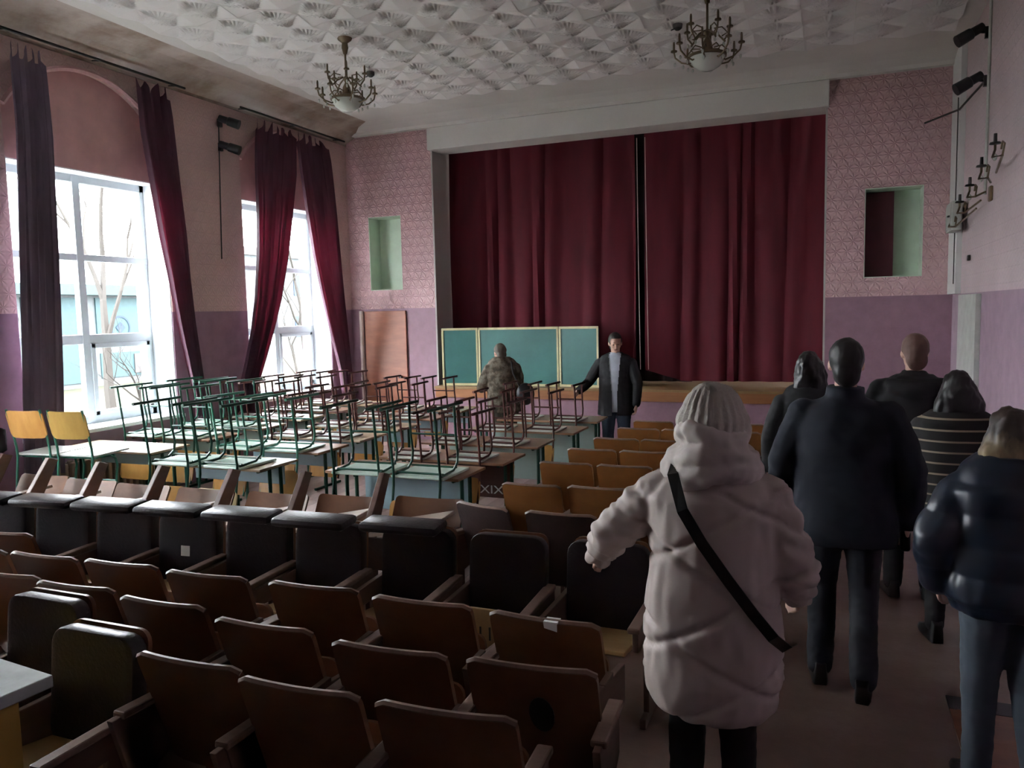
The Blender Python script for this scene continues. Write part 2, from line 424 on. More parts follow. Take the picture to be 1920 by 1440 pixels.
jb = MB().box(SXL-.004, SXL+.02, D-.005, D+.5, ZSTG, ZB0).box(SXR-.02, SXR+.004, D-.005, D+.5, ZSTG, ZB0)
struct(jb.build('trim_11', M['jamb']))
for k, (a, b, c, d) in enumerate(((-6.86, -6.27, 2.38, 3.54), (.39, 1.05, 2.32, 3.43))):
    nb = MB().box(a, b, D+.33, D+.35, c, d).box(a-.002, a+.01, D+.004, D+.34, c, d).box(b-.01, b+.002, D+.004, D+.34, c, d).box(a, b, D+.004, D+.34, c-.002, c+.01).box(a, b, D+.004, D+.34, d-.01, d+.002)
    struct(nb.build('trim_%d' % (12+k), M['palegreen']))
o = MB().box(.40, .735, D+.19, D+.215, 2.33, 3.40).build('shutter_board', M['darkred'], None, False, .003)
tag(o, 'dark red board covering the left half of the right wall niche', 'board')
# back room of the stage, right wall, back wall
struct(MB().box(XL, XR+.3, D+5.9, D+6.1, 0, 6).build('wall_back_stage', M['jamb']))
struct(MB().box(SXL-.6, SXL-.5, D+.35, D+6, 0, 6).box(SXR+.6+1.4, SXR+.7+1.4, D+.35, D+6, 0, 6).build('wall_side_stage', M['jamb']))
struct(MB().box(XL, XR+.6, D+.35, D+6.1, 5.2, 5.3).build('ceiling_stage', M['jamb']))
struct(MB().box(XR, XR+.3, YB, D, 0, ZC+.3).build('wall_right', M['wall_xr']))
struct(MB().box(XL, XR+.3, YB-.3, YB, 0, ZC+.3).build('wall_back', M['backwall']))
struct(MB().box(XR-.05, XR-.001, 9.0, 10.15, 0, 2.07).build('trim_14', M['trimw'], None, False, .004))
struct(MB().box(XR-.06, XR, 10.35, D, 2.085, ZC).build('trim_15', M['white'], None, False, .004))
# ceiling
struct(MB().box(XL-.5, XR+.3, YB-.3, D+.35, ZC, ZC+.15).build('ceiling', M['border']))
cv = MB(); prof = [(0, 4.69), (.02, 4.72), (.10, 4.76), (.25, 4.83), (.45, 4.88), (.72, 4.902)]
for i in range(5):
    (a, z0), (b, z1) = prof[i], prof[i+1]
    cv.add([(XL+a, YB, z0), (XL+a, D, z0), (XL+b, D, z1), (XL+b, YB, z1)], [(0, 1, 2, 3)])
cv.add([(XL, YB, 4.69), (XL, D, 4.69), (XL+.02, D, 4.69), (XL+.02, YB, 4.69)], [(0, 1, 2, 3)])
struct(cv.build('trim_16', M['cove'], None, True))
cv = MB(); prof = [(.0, 4.80), (.10, 4.80), (.13, 4.84), (.3, 4.88), (.5, 4.902)]
for i in range(4):
    (a, z0), (b, z1) = prof[i], prof[i+1]
    cv.add([(XL, D-a, z0), (XR, D-a, z0), (XR, D-b, z1), (XL, D-b, z1)], [(0, 1, 2, 3)])
struct(cv.build('trim_17', M['border'], None, True))

# ceiling tiles: half-metre polystyrene squares, a ribbed fan in the middle, quarter pyramids in the corners
def tile_mesh(G, name):
    mb = MB(); vs = []; fs = []
    for j in range(G+1):
        for i in range(G+1):
            u = 2*i/G-1; w = 2*j/G-1; s = abs(u)+abs(w); d = abs(s-1)
            h = .040*min(d, 1)
            if s < 1.0:
                th = math.atan2(w, u); h += .017*sin(th*24)*min(1, s*1.6)*min(1, (1-s)*6)
            if abs(u) > .999 or abs(w) > .999: h = h*.96
            vs.append((u*.249, w*.249, -.004-h))
    R = G+1
    for j in range(G):
        for i in range(G):
            a = j*R+i; fs.append((a, a+R, a+R+1, a+1))
    k = len(vs)
    vs += [(-.249, -.249, 0), (.249, -.249, 0), (.249, .249, 0), (-.249, .249, 0)]
    mb.add(vs, fs)
    me = mb.mesh(name, M['tile'])
    for p in me.polygons: p.use_smooth = True
    return me
tfield = bpy.data.objects.new('ceiling_tiling', None); C.objects.link(tfield); tag(tfield, kind='structure')
tm = tile_mesh(44, 'ceiling_tile')
tx = [-2.05+.5*i for i in range(-8, 7)]; ty = [8.07+.5*j for j in range(-8, 4)]
for y in ty:
    for x in tx:
        o = link('ceiling_tile', tm, tfield); o.location = (x+random.uniform(-.002, .002), y, ZC+random.uniform(-.004, .002))
        o.rotation_euler = (0, 0, random.choice((0, 0, 0, 0)))
mb = MB(); G = 6
sm = tile_mesh(8, 'ceiling_tile_rear')
for j in range(-22, -8):
    for x in tx:
        k = len(mb.v); mb.v += [(v.co.x+x, v.co.y+8.07+.5*j, v.co.z+ZC) for v in sm.vertices]
        mb.f += [tuple(k+i for i in p.vertices) for p in sm.polygons]
o = mb.build('rear_ceiling_tiles', M['tile'], tfield); o['kind'] = 'stuff'

# stage
stg = struct(MB().box(SXL-.5, SXR+1.5, D+.36, D+5.9, ZSTG-.1, ZSTG).box(SXL+.02, SXR-.02, D-.16, D+.4, ZSTG-.035, ZSTG).build('trim_18', M['wood_tan']))
x = SXL+.03
fas = bpy.data.objects.new('trim_19', None); C.objects.link(fas); struct(fas)
while x < SXR-.05:
    x2 = min(x+1.38, SXR-.02); MB().box(x, x2-.006, D-.15, D-.12, ZSTG-.17, ZSTG-.036).build('board', M['stagewood'], fas, False, .003); x = x2
# painted boards of the main floor between the desks
fb = bpy.data.objects.new('floor_boards', None); C.objects.link(fb); struct(fb)
bms = [MB().box(-.0735, .0735, -3.1, 3.1, 0, .006).mesh('board', M['board'])]
for i in range(32):
    o = link('board', bms[0], fb); o.location = (-7.1+.15*i, 7.7, .0005)
# door and pipe in the left front corner
dr = bpy.data.objects.new('door_1', None); C.objects.link(dr); struct(dr)
MB().box(-6.98, -6.22, D-.035, D-.003, 0, 2.05).build('door_leaf', M['doorwood'], dr, False, .005)
MB().box(-6.36, -6.31, D-.08, D-.035, .98, 1.02).build('door_handle', M['iron'], dr, False, .004)
o = MB().tube([(-7.02, D-.06, 0), (-7.02, D-.06, 2.06)], .035, 10).tube([(-7.02, D-.06, .95), (-7.02, D-.06, 1.0)], .045, 10).build('heating_pipe', M['pipe'], None, True)
tag(o, 'cream painted vertical pipe beside the orange-brown door in the corner', 'pipe')

# ---------------------------------------------------------------- outside
struct(MB().box(-60, XL-.6, -25, 60, -.75, -.6).build('ground_outside', M['grass']))
o = struct(MB().box(-14.2, -12.0, -25, 60, -.6, -.58).build('path_outside', M['road']))
b = thing('outbuilding', 'long blue building with round emblem seen through the near window', 'building', (-27, 22, -.6))
MB().box(-3, 0, -14, 7, 0, 3.6).build('wall', M['bwall'], b)
MB().box(-3.4, .6, -14.4, 7.4, 3.6, 4.0).build('roof', M['bcyan'], b)
MB().box(0, .06, -2.2, .3, .2, 3.5).build('cladding_panel', M['bcyan'], b)
MB().box(0, .07, .9, 3.0, 1.6, 3.5).build('cladding_panel', M['bcyan'], b)
MB().box(0, .06, 3.05, 6.2, 1.6, 3.5).build('cladding_panel', M['bblue'], b)
MB().box(0, .05, -9, -6.5, .9, 2.4).build('cladding_panel', M['bblue'], b)
MB().box(.0, .05, 1.0, 6.0, .3, 1.3).build('cladding_panel', M['bcyan'], b)
MB().box(.06, .1, 5.0, 6.1, 1.6, 2.0).build('notice_panel', M['redcloth'], b)
MB().box(.06, .09, 2.6, 4.2, .4, 1.2).build('window', M['iron'], b)
em = MB(); ey, ez = 2.0, 2.3
for i in range(24):
    a0, a1 = 2*pi*i/24, 2*pi*(i+1)/24
    em.add([(.10, ey+r*cos(a), ez+r*sin(a)) for a in (a0, a1) for r in (.42, .5)], [(0, 1, 3, 2)])
em.add([(.10, ey+.24*cos(i*pi/2), ez+.24*sin(i*pi/2)) for i in range(4)], [(0, 1, 2, 3)])
em.build('emblem', M['bblue'], b)
b = thing('apartment_block', 'distant pale block behind the garden seen through the far window', 'building', (-34, 46, -.6))
MB().box(-4, 0, -6, 8, 0, 6.5).build('wall', M['bwall'], b)
MB().box(-4.3, .3, -6.3, 8.3, 6.5, 7.0).build('roof', M['iron'], b)
for i in range(4):
    for j in range(2): MB().box(0, .05, -4.5+3.2*i, -3.2+3.2*i, 1.2+2.8*j, 2.6+2.8*j).build('window', M['bblue'], b)
def tree(loc, h, seed, label):
    rnd = random.Random(seed); mb = MB()
    def br(p, d, L, r, k):
        n = 4; pts = [p]; q = p.copy(); dd = d.copy()
        for i in range(n):
            dd = (dd+Vector((rnd.uniform(-.18, .18), rnd.uniform(-.18, .18), rnd.uniform(-.02, .14)))).normalized(); q = q+dd*L/n; pts.append(q.copy())
        mb.tube(pts, [r*(1-.6*i/n) for i in range(n+1)], 5)
        if k > 0:
            for i in range(3 if k > 1 else 3):
                pp = pts[2+i % 3]; nd = (dd+Vector((rnd.uniform(-1, 1), rnd.uniform(-1, 1), rnd.uniform(-.1, .6)))).normalized()
                br(pp, nd, L*.62, r*.45, k-1)
    br(Vector((0, 0, 0)), Vector((0, 0, 1)), h*.55, h*.018, 4)
    t = thing('bare_tree', label, 'tree', loc); mb.build('branches', M['bark'], t); return t
tree((-15.2, 13.2, -.6), 7.5, 3, 'bare branching tree outside the near window')
tree((-22, 15.5, -.6), 5, 5, 'smaller bare tree in front of the blue building')
tree((-12.5, 11.6, -.6), 2.6, 9, 'thin bare sapling on the grass outside the near window')
tree((-13.2, 17.5, -.6), 3.4, 12, 'bare shrubby tree outside the far window')
tree((-20, 27, -.6), 7.5, 21, 'tall bare tree beyond the far window')

# ---------------------------------------------------------------- radiators
for k, (y0, n, lab) in enumerate(((5.45, 19, 'brown cast iron radiator under the near window behind the stacked chairs'), (8.5, 20, 'brown cast iron radiator under the far window'))):
    t = thing('radiator', lab, 'radiator', (XL+.11, y0, .0))
    sec = MB().box(-.07, .07, -.028, .028, .04, .60)
    sec = MB(); sec.tube([(0, 0, .0), (0, 0, .58)], .03, 8, flat=1); sec.box(-.06, .06, -.022, .022, .03, .56)
    me = sec.mesh('section', M['radiator'], False, .012)
    for i in range(n):
        o = link('section', me, t); o.location = (0, .085*i, .02)
    MB().tube([(0, -.06, .06), (0, .085*n, .06)], .02, 8).tube([(0, -.06, .54), (0, .085*n, .54)], .02, 8).build('pipe', M['radiator'], t, True)

# ---------------------------------------------------------------- window drapes and rods
def drape(rows, x, seed, label, folds=5, name='curtain', amp=.05, mat='drape'):
    """rows: (z, y_left, y_right) top to bottom"""
    rnd = random.Random(seed); ph = rnd.uniform(0, 6); NS = folds*10; mb = MB(); L = 40; vs = []
    zt, zb = rows[0][0], rows[-1][0]
    for i in range(L+1):
        z = zt+(zb-zt)*i/L
        for a, b in zip(rows, rows[1:]):
            if a[0] >= z >= b[0]:
                f = (a[0]-z)/(a[0]-b[0]); f = f; ya = a[1]+(b[1]-a[1])*f; yb = a[2]+(b[2]-a[2])*f; break
        for j in range(NS+1):
            s = j/NS; t = s*folds*2*pi+ph+.5*sin(s*5+i*.05+seed)
            wdt = yb-ya
            d = amp*sin(t)*(.75+.25*sin(i*.11+j*.3))+.3*amp*sin(2.3*t+i*.06)
            zz = z
            if i < 3: zz = z-(3-i)/3*.14*(abs(sin(s*pi*(folds-.5)))**1.2)
            vs.append((x+d, ya+wdt*s+.012*cos(t), zz))
    R = NS+1
    fs = [(i*R+j, i*R+j+1, (i+1)*R+j+1, (i+1)*R+j) for i in range(L) for j in range(NS)]
    mb.add(vs, fs); o = mb.build(name, M[mat], None, True)
    return tag(o, label, 'curtain')
drape([(4.60, 5.27, 5.62), (3.79, 5.27, 5.64), (2.53, 5.19, 5.60), (1.51, 5.13, 5.55), (.5, 5.07, 5.48)], -7.06, 1, 'haze-paled purple drape at the left side of the near window, leftmost in view', 5, mat='drape_hazed', amp=.035)
drape([(4.64, 6.70, 7.19), (4.09, 6.72, 7.24), (3.59, 6.80, 7.28), (2.97, 6.90, 7.34), (2.49, 7.0, 7.36), (1.99, 7.09, 7.40), (1.48, 7.2, 7.44), (1.02, 7.3, 7.47), (.4, 7.26, 7.45)], -7.07, 2, 'drape swept aside at the right of the near window', 4)
drape([(4.62, 8.64, 9.46), (3.99, 8.58, 9.42), (3.41, 8.57, 9.28), (2.82, 8.53, 9.13), (2.25, 8.45, 8.94), (1.82, 8.35, 8.75), (1.4, 8.20, 8.54), (1.06, 8.06, 8.36), (.5, 7.93, 8.27)], -7.05, 3, 'wide maroon drape tied back to the left across the far window', 6)
drape([(4.62, 9.50, 10.22), (4.06, 9.55, 10.31), (3.52, 9.64, 10.38), (2.9, 9.77, 10.44), (2.34, 9.93, 10.49), (1.76, 10.12, 10.55), (1.17, 10.33, 10.6), (.6, 10.44, 10.64)], -7.06, 4, 'red lit drape tied back to the right of the far window, nearest the corner', 5)
for a, b, lab in ((5.15, 7.45, 'thin dark curtain rod above the near window'), (8.4, 10.75, 'thin dark curtain rod above the far window, by the corner')):
    t = thing('curtain_rod', lab, 'curtain rod', (-7.08, (a+b)/2, 4.70))
    h = (b-a)/2; MB().tube([(0, -h, 0), (0, h, 0)], .014, 8).build('rod', M['black'], t, True)
    for s in (-.9, 0, .9): MB().tube([(-.15, s*h, .02), (0, s*h, 0)], .008, 6).build('bracket', M['black'], t, True)

# stage curtains
def stage_cloth(x0, x1, y, zt, zb, folds, seed, mat, label, amp=.07, belly=.0, hem=None):
    mb = MB(); NS = folds*9; L = 26; vs = []; rnd = random.Random(seed)
    for i in range(L+1):
        f = i/L
        for j in range(NS+1):
            s = j/NS; t = (s+.05*sin(s*9+seed)+.03*sin(s*23+f*1.5))*folds*2*pi
            am = amp*(.35+.65*abs(noise.noise(Vector((s*4, seed, f*.6))))*2.0)
            d = am*sin(t+1.2*noise.noise(Vector((s*3, f*1.2, seed))))+.05*noise.noise(Vector((s*7, f*1.5, seed+3)))
            xb = x0 + (x1-x0)*s
            z = zt+(zb-zt)*f
            if hem: z = zt+(zb+hem(s)-zt)*f
            vs.append((xb+.02*cos(t), y-belly*f*sin(pi*min(1, s*1.0))+d, z))
    R = NS+1
    fs = [(i*R+j, i*R+j+1, (i+1)*R+j+1, (i+1)*R+j) for i in range(L) for j in range(NS)]
    mb.add(vs, fs); o = mb.build('stage_curtain', mat, None, True); return tag(o, label, 'curtain')
stage_cloth(-5.72, -2.66, D+.62, 4.62, .90, 9, 3, M['stagecurtain'], 'maroon stage curtain, left half behind the chalkboard', .045)
stage_cloth(-2.52, .05, D+.60, 4.62, .93, 8, 8, M['stagecurtain'], 'maroon stage curtain, right half reaching the stage floor', amp=.05, hem=lambda s: .16*max(0, 1-s*5))
stage_cloth(-3.0, -1.9, D+.78, 4.62, .90, 4, 5, M['blackcloth'], 'near-black backing cloth in the gap between the stage curtains', .04)
for x, lab in ((-2.62, 'left pale pull cord hanging in the curtain gap'), (-2.50, 'right pale pull cord hanging in the curtain gap')):
    o = MB().tube([(x, D+.50, 4.45), (x+.01, D+.50, 3), (x+.03, D+.50, 1.1)], .006, 5).build('pull_cord', M['pipe'], None, True); tag(o, lab, 'cord')

# chalkboard
t = thing('chalkboard', 'three-part green chalkboard with cream frame standing on the stage edge', 'chalkboard', (0, D-.02, ZSTG))
def wing(x0, x1, ya, yb, nm):
    L = math.hypot(x1-x0, yb-ya); o = MB().box(0, L, 0, .03, .02, .86).build('board_panel', M['board_green'], t)
    o.location = (x0, ya, 0); o.rotation_euler = (0, 0, math.atan2(yb-ya, x1-x0))
    MB().box(0, L, -.012, 0, 0, .035).box(0, L, -.012, 0, .855, .89).box(0, .03, -.012, 0, 0, .89).box(L-.03, L, -.012, 0, 0, .89).build('frame', M['board_frame'], o, False, .003)
wing(-5.60, -5.03, .0, .10, 0); wing(-5.02, -3.72, .10, .10, 0); wing(-3.71, -3.09, .10, .04, 0)

# ---------------------------------------------------------------- chandeliers
def chandelier(loc, label, drop):
    t = thing('chandelier', label, 'chandelier', loc, 0)
    MB().lathe([(.02, -.16), (.035, -.10), (.03, -.05), (.07, -.02), (.08, 0)], seg=14).build('canopy', M['brass'], t, True)
    MB().tube([(0, 0, -.1), (0, 0, -drop)], .011, 8).lathe([(.01, -drop+.22), (.035, -drop+.19), (.015, -drop+.15), (.04, -drop+.1), (.05, -drop+.04), (.03, -drop)], seg=12).build('stem', M['brass'], t, True)
    zb = -drop
    MB().lathe([(.0, zb-.15), (.06, zb-.142), (.12, zb-.105), (.155, zb-.05), (.16, zb-.035), (.15, zb-.03)], seg=20).build('glass_bowl', M['glassbowl'], t, True)
    MB().lathe([(.15, zb-.035), (.172, zb-.03), (.172, zb-.01), (.12, zb), (.04, zb+.03)], seg=20).build('bowl_ring', M['brass'], t, True)
    for lvl, n, R, z in ((0, 8, .30, zb), (1, 5, .20, zb+.17)):
        for i in range(n):
            a = 2*pi*i/n+.3*lvl; c, s = cos(a), sin(a); k = len(t.children)
            pr = [(.03, .03), (.10, -.03+.02*lvl), (.16, -.07), (.23*R/.3, -.05), (R*.96, .0), (R, .05)]
            arm = MB().tube([(c*r, s*r, z+dz) for r, dz in pr], .008, 6)
            arm.tube([(c*(.06), s*.06, z+.05), (c*.13, s*.13, z+.06), (c*.18, s*.18, z+.01), (c*.13, s*.13, z-.02)], .006, 5)
            o = arm.build('arm', M['brass'], t, True)
            MB().lathe([(.012, .05), (.03, .055), (.028, .068), (.010, .072), (.010, .125), (.006, .145)], (c*R, s*R, z), 8).build('candle_cup', M['brass'], o, True)
            for q in range(2): MB().ball((c*R*(.72+.25*q), s*R*(.72+.25*q), z-.09+.03*q), .011, .011, .02, 6, 5).build('crystal_drop', M['glassbowl'], o, True)
    return t
chandelier((-4.74, 7.28, ZC-.02), 'brass chandelier with glass bowl hanging near the windows', .60)
chandelier((-1.06, 7.52, ZC-.02), 'brass chandelier with glass bowl hanging right of centre, top of frame', .60)
for p, lab in (((-5.12, 8.39, ZC-.05), 'small dark ceiling hook beside the window-side chandelier'), ((-1.48, 8.4, ZC-.05), 'small dark ceiling hook beside the right chandelier')):
    o = MB().lathe([(.02, -.03), (.045, -.01), (.05, .03)], seg=10).tube([(0, 0, 0), (-.07, .0, -.02)], .007, 5).build('ceiling_hook', M['iron'], None, True); o.location = p; tag(o, lab, 'hook')

# ---------------------------------------------------------------- spotlights, cables, wall fittings
def spot(loc, d, label, arm):
    t = thing('spotlight', label, 'spotlight', loc)
    d = Vector(d).normalized(); a = Vector(arm); 
    MB().tube([(0, 0, 0), a*.5, a], .012, 6).build('arm', M['black'], t, True)
    MB().tube([a-d*.09, a+d*.02, a+d*.03, a+d*.17], [.042, .045, .055, .06], 12).build('lamp_head', M['black'], t, True)
    MB().box(-.02, .02, -.025, .025, -.05, .05).build('wall_plate', M['black'], t)
spot((-7.20, 8.14, 4.46), (.75, .35, -.30), 'upper black spotlight on the pier between the windows', (.10, 0, .02))
spot((-7.20, 8.13, 4.16), (.75, .35, -.30), 'lower black spotlight on the pier between the windows', (.10, 0, .0))
spot((1.36, 8.95, 4.55), (-.75, -.15, -.42), 'upper black spotlight on the right wall near the ceiling', (-.11, 0, .02))
spot((1.36, 8.95, 4.10), (-.75, -.15, -.42), 'lower black spotlight on the right wall near the ceiling', (-.11, 0, .02))
o = MB().tube([(XL+.012, 8.14, 4.5), (XL+.012, 8.12, 4.1), (XL+.012, 8.06, 2.75)], .008, 5).build('cable', M['iron'], None, True); tag(o, 'thin cable running down the pier between the windows', 'cable')
o = MB().tube([(XR-.012, 8.90, 4.85), (XR-.012, 8.90, 3.02)], .016, 6).build('conduit', M['trimw'], None, True); tag(o, 'grey conduit running down from the right wall spotlights', 'pipe')
o = MB().tube([(XR-.068, 10.44, 4.3), (XR-.068, 10.44, 2.2)], .006, 5).build('cable', M['iron'], None, True); tag(o, 'thin cable down the corner of the right wall to the electrical box', 'cable')
o = MB().tube([(XR-.02, 9.0, 4.12), (XR-.07, 10.3, 4.14), (XR-.35, D-.02, 4.16)], .012, 5).build('cable', M['iron'], None, True); tag(o, 'cable strung from the lower right spotlight to the front corner', 'cable')
t = thing('junction_box', 'grey metal electrical box at the corner of the right wall', 'electrical box', (XR-.11, 10.2, 2.94))
MB().box(-.05, .05, -.22, .22, -.16, .16).build('box', M['trimw'], t, False, .008)
MB().box(-.058, -.05, -.19, .19, -.13, .13).build('cover', M['trimw'], t, False, .003)
o = MB().box(-.025, .0, -.04, .04, -.03, .03).build('wall_socket', M['iron'], None, False, .005); o.location = (XR-.002, 9.75, 2.46); tag(o, 'small dark socket below the electrical box on the right wall', 'socket')
o = MB().lathe([(.0, -.12), (.028, -.10), (.032, 0), (.028, .10), (0, .12)], seg=12).build('wall_handset', M['iron'], None, True); o.location = (XL+.02, 5.0, .9); o.scale = (.6, 1.6, 1); tag(o, 'oval dark fitting low on the wall left of the near window', 'fitting')
t = thing('wall_sconce', 'ornate metal five-branch sconce on the right wall', 'sconce', (XR-.03, 8.6, 3.0))
MB().box(0, .028, -.05, .05, -.08, .06).build('back_plate', M['brass'], t, False, .01)
for i in range(5):
    y = 1.5-.62*i; z = -.13+.085*i
    sc = MB().tube([(-.01, .4*(y) , z*.6), (-.10, y-.2, z-.06), (-.15, y-.08, z-.05), (-.12, y, z+.02), (-.12, y, z+.06)], .010, 6)
    sc.tube([(-.10, y-.2, z-.06), (-.10, y-.28, z+.02), (-.10, y-.19, z+.05), (-.10, y-.14, z)], .008, 5)
    o = sc.build('arm', M['brass'], t, True)
    MB().lathe([(.012, .06), (.045, .065), (.04, .08), (.015, .085), (.013, .15)], (-.12, y, z), 9).build('candle_cup', M['iron'], o, True)
    MB().ball((-.12, y, z-.04), .018, .018, .03, 7, 6).build('crystal_drop', M['glassbowl'], o, True)

# ---------------------------------------------------------------- theatre seats
def side_frame(x, mat_side, mat_arm, root, arm=True, armlab=None):
    f = MB(); f.box(x-.013, x+.013, -.16, .16, 0, .05); f.box(x-.013, x+.013, -.10, .02, .04, .60)
    f.add([(x+s, y, z) for s in (-.013, .013) for (y, z) in ((-.10, .34), (.02, .34), (.19, .40), (.19, .56), (-.12, .60), (-.17, .60))],
          [(0, 1, 2, 3, 4, 5), (11, 10, 9, 8, 7, 6), (0, 6, 7, 1), (1, 7, 8, 2), (2, 8, 9, 3), (3, 9, 10, 4), (4, 10, 11, 5), (5, 11, 6, 0)])
    f.build('leg', mat_side, root, False, .003)
    if arm:
        MB().add(MB().box(-.028, .028, -.13, .20, -.014, .014).v, MB().box(0, 1, 0, 1, 0, 1).f, Matrix.Translation((x, 0, .595)) @ Matrix.Rotation(-.06, 4, 'X')).build('armrest', mat_arm, root, False, .008)
def wood_seat(name, label, wmat, group, w=.46, h=.50, zt=.80, armR=False):
    """plywood tip-up seat facing +y, back leaning towards -y"""
    t = thing(name, label, 'seat', (0, 0, 0), 0, group)
    z0 = zt-h*.949
    mt = Matrix.Translation((0, .10, z0)) @ Matrix.Rotation(.32, 4, 'X')
    MB().panel(w, h, .022, .035, -.014, 12, False, mt).build('backrest', wmat, t, True)
    tr = MB(); pts = []
    for i in range(15):
        u = -1+2*i/14; x = u*(w/2-.004); dz = 0 if abs(x) < w/2-.035 else -(.035-math.sqrt(max(0, .035**2-(abs(x)-(w/2-.035))**2)))
        pts.append(mt @ Vector((x, .011-.014*(1-u*u), h+dz+.001)))
    tr.tube(pts, .0125, 6); tr.build('top_edge_highlight', M['edge'], t, True)  # paler strip standing in for window light on the edge
    MB().panel(w-.06, .30, .02, .05, -.015, 10, True, Matrix.Translation((0, .13, .30)) @ Matrix.Rotation(-.12, 4, 'X')).build('seat', wmat, t, True)
    side_frame(-w/2-.018, M['sideboard'], M['arm'], t)
    side_frame(w/2+.018, M['sideboard'], M['arm'], t, armR)
    return t
WS = wood_seat('theatre_seat', 'x', M['wood_red'], None)
WSe = wood_seat('theatre_seat', 'x', M['wood_red'], None, armR=True)
WM = wood_seat('theatre_seat', 'x', M['wood_mid'], None)
WO = wood_seat('theatre_seat', 'x', M['wood_orange'], None, w=.43)
def padded_seat(label, w=.43, h=.46, zt=.82, cap=False):
    """padded seat facing -y: plywood seat and arms come towards the camera"""
    t = thing('padded_seat', label, 'seat')
    z0 = zt-h
    mt = Matrix.Translation((0, .0, z0)) @ Matrix.Rotation(-.10, 4, 'X')
    MB().panel(w, h, .075, .07, 0, 12, False, mt).build('back_pad', M['vinyl'], t, True, .012)
    MB().panel(w-.02, h+.06, .018, .05, 0, 8, False, Matrix.Translation((0, .078, z0-.06)) @ Matrix.Rotation(-.10, 4, 'X')).build('back_board', M['wood_mid'], t, True)
    if cap:
        c = MB(); N = 10
        c.add(*(lambda b: (b.v, b.f))(MB().box(-.235, .235, -.10, .08, -.028, .028)), Matrix.Translation((-.05, -.01, zt+.03)) @ Matrix.Rotation(.06, 4, 'X'))
        c.build('seat_cushion', M['vinyl'], t, True, .026)
    sx = MB().add(*(lambda b: (b.v, b.f))(MB().box(-w/2+.02, w/2-.02, -.40, -.0, -.012, .012)), Matrix.Translation((0, -.0, .385)) @ Matrix.Rotation(-.16, 4, 'X'))
    sx.build('seat', M['wood_tan'], t, False, .006)
    for s in (-1, 1):
        x = s*(w/2+.015)
        f = MB().box(x-.014, x+.014, -.12, .10, 0, .50); f.box(x-.014, x+.014, -.34, .10, .44, .54)
        f.box(x-.014, x+.014, -.2, .18, 0, .05)
        f.build('leg', M['sideboard'], t, False, .004)
        if s > 0: MB().box(x-.028, x+.028, -.38, .08, .54, .568).build('armrest', M['arm'], t, False, .008)
    return t
def place(proto, used, loc, rz, label, group):
    if not used: proto.location = loc; proto.rotation_euler = (0, 0, rz); proto['label'] = label; proto['group'] = group; return proto
    return dup(proto, loc, rz, label, group)
ordw = ['first', 'second', 'third', 'fourth', 'fifth', 'sixth', 'seventh', 'eighth']
rows = [
 ('nearest row of plywood backs', WS, [(-2.08, 2.03, .02), (-1.59, 2.00, .04), (-1.07, 2.02, .08)], 'plywood seats of the nearest row'),
 ('second row of plywood backs', WS, [(-3.66, 2.48, .06), (-3.17, 2.47, .05), (-2.62, 2.44, .02), (-2.04, 2.38, .02), (-1.46, 2.35, .05), (-.93, 2.39, .08)], 'plywood seats of the second row'),
 ('third row of plywood backs', WM, [(-4.22, 2.72, .05), (-3.74, 2.75, .04), (-3.24, 2.78, .05), (-2.70, 2.78, .05), (-2.12, 2.81, .05), (-1.57, 2.80, .03), (-1.02, 2.79, -.02)], 'plywood seats of the third row'),
]
used = set()
for nm, pr, lst, grp in rows:
    for i, (x, y, a) in enumerate(lst):
        lab = 'dark red-brown plywood theatre seat, %s from the left in the %s' % (ordw[i], nm)
        p = pr
        if pr is WS and i == len(lst)-1: p = WSe
        o = place(p, p.name in used, (x, y+.055, 0), a, lab, grp); used.add(p.name)
        if nm.startswith('second') and i == len(lst)-1: patch_root = o
pm_ = MB().lathe([(0, 0), (.045, 0), (.045, .003), (0, .003)], seg=18).mesh('worn_patch', M['black'])
pt = link('worn_patch', pm_, patch_root); pt.location = (.03, -.018, .62); pt.rotation_euler = (pi/2+.32, 0, 0); pt.scale = (1, 1.7, 1)
place(WM, True, (-4.40, 3.04, 0), .1, 'single reddish plywood seat standing alone in front of the dark padded row, far left', 'plywood seats of the third row')
orr = [(5.00, [(-1.90, 0), (-1.43, .03), (-.96, .06)], -.0), (5.80, [(-1.91, 0), (-1.44, 0), (-.97, .0)], .0), (6.43, [(-1.88, 0), (-1.42, 0), (-.96, 0)], 0), (7.03, [(-1.82, 0), (-1.37, 0), (-.92, 0)], -.02), (7.68, [(-1.76, 0), (-1.31, 0), (-.80, 0)], -.04), (8.22, [(-1.72, 0), (-1.27, 0), (-.80, 0)], -.04)]
for j, (y, lst, a) in enumerate(orr):
    for i, (x, dy) in enumerate(lst):
        lab = 'orange-brown plywood seat, %s from the left in the %s row beside the aisle' % (ordw[i], ['nearest orange', 'second orange', 'third orange', 'fourth orange', 'fifth orange', 'farthest orange'][j])
        place(WO, WO.name in used, (x, y+dy+.055, 0), a, lab, 'orange-brown seats beside the aisle'); used.add(WO.name)
# sticker and scrawl on the orange seats
o = MB().lathe([(0, 0), (.035, 0), (.035, .002), (0, .002)], seg=16).build('sticker', M['reveal'], None); o.rotation_euler = (pi/2+.32, 0, 0); o.location = (-1.78, 5.055, .64); tag(o, 'round pale sticker on the back of the nearest orange seat', 'sticker')
# two brown-black seats in front of the orange rows
t = wood_seat('theatre_seat', 'dark brown padded-back seat in front of the nearest orange row', M['vinyl2'], None, w=.44, zt=.80); t.location = (-1.46, 4.37, 0)
t = wood_seat('theatre_seat', 'narrow-looking dark brown seat turned sideways, left of the other dark brown seat', M['vinyl2'], None, w=.40, zt=.80); t.location = (-1.98, 4.42, 0); t.rotation_euler = (0, 0, -.25)
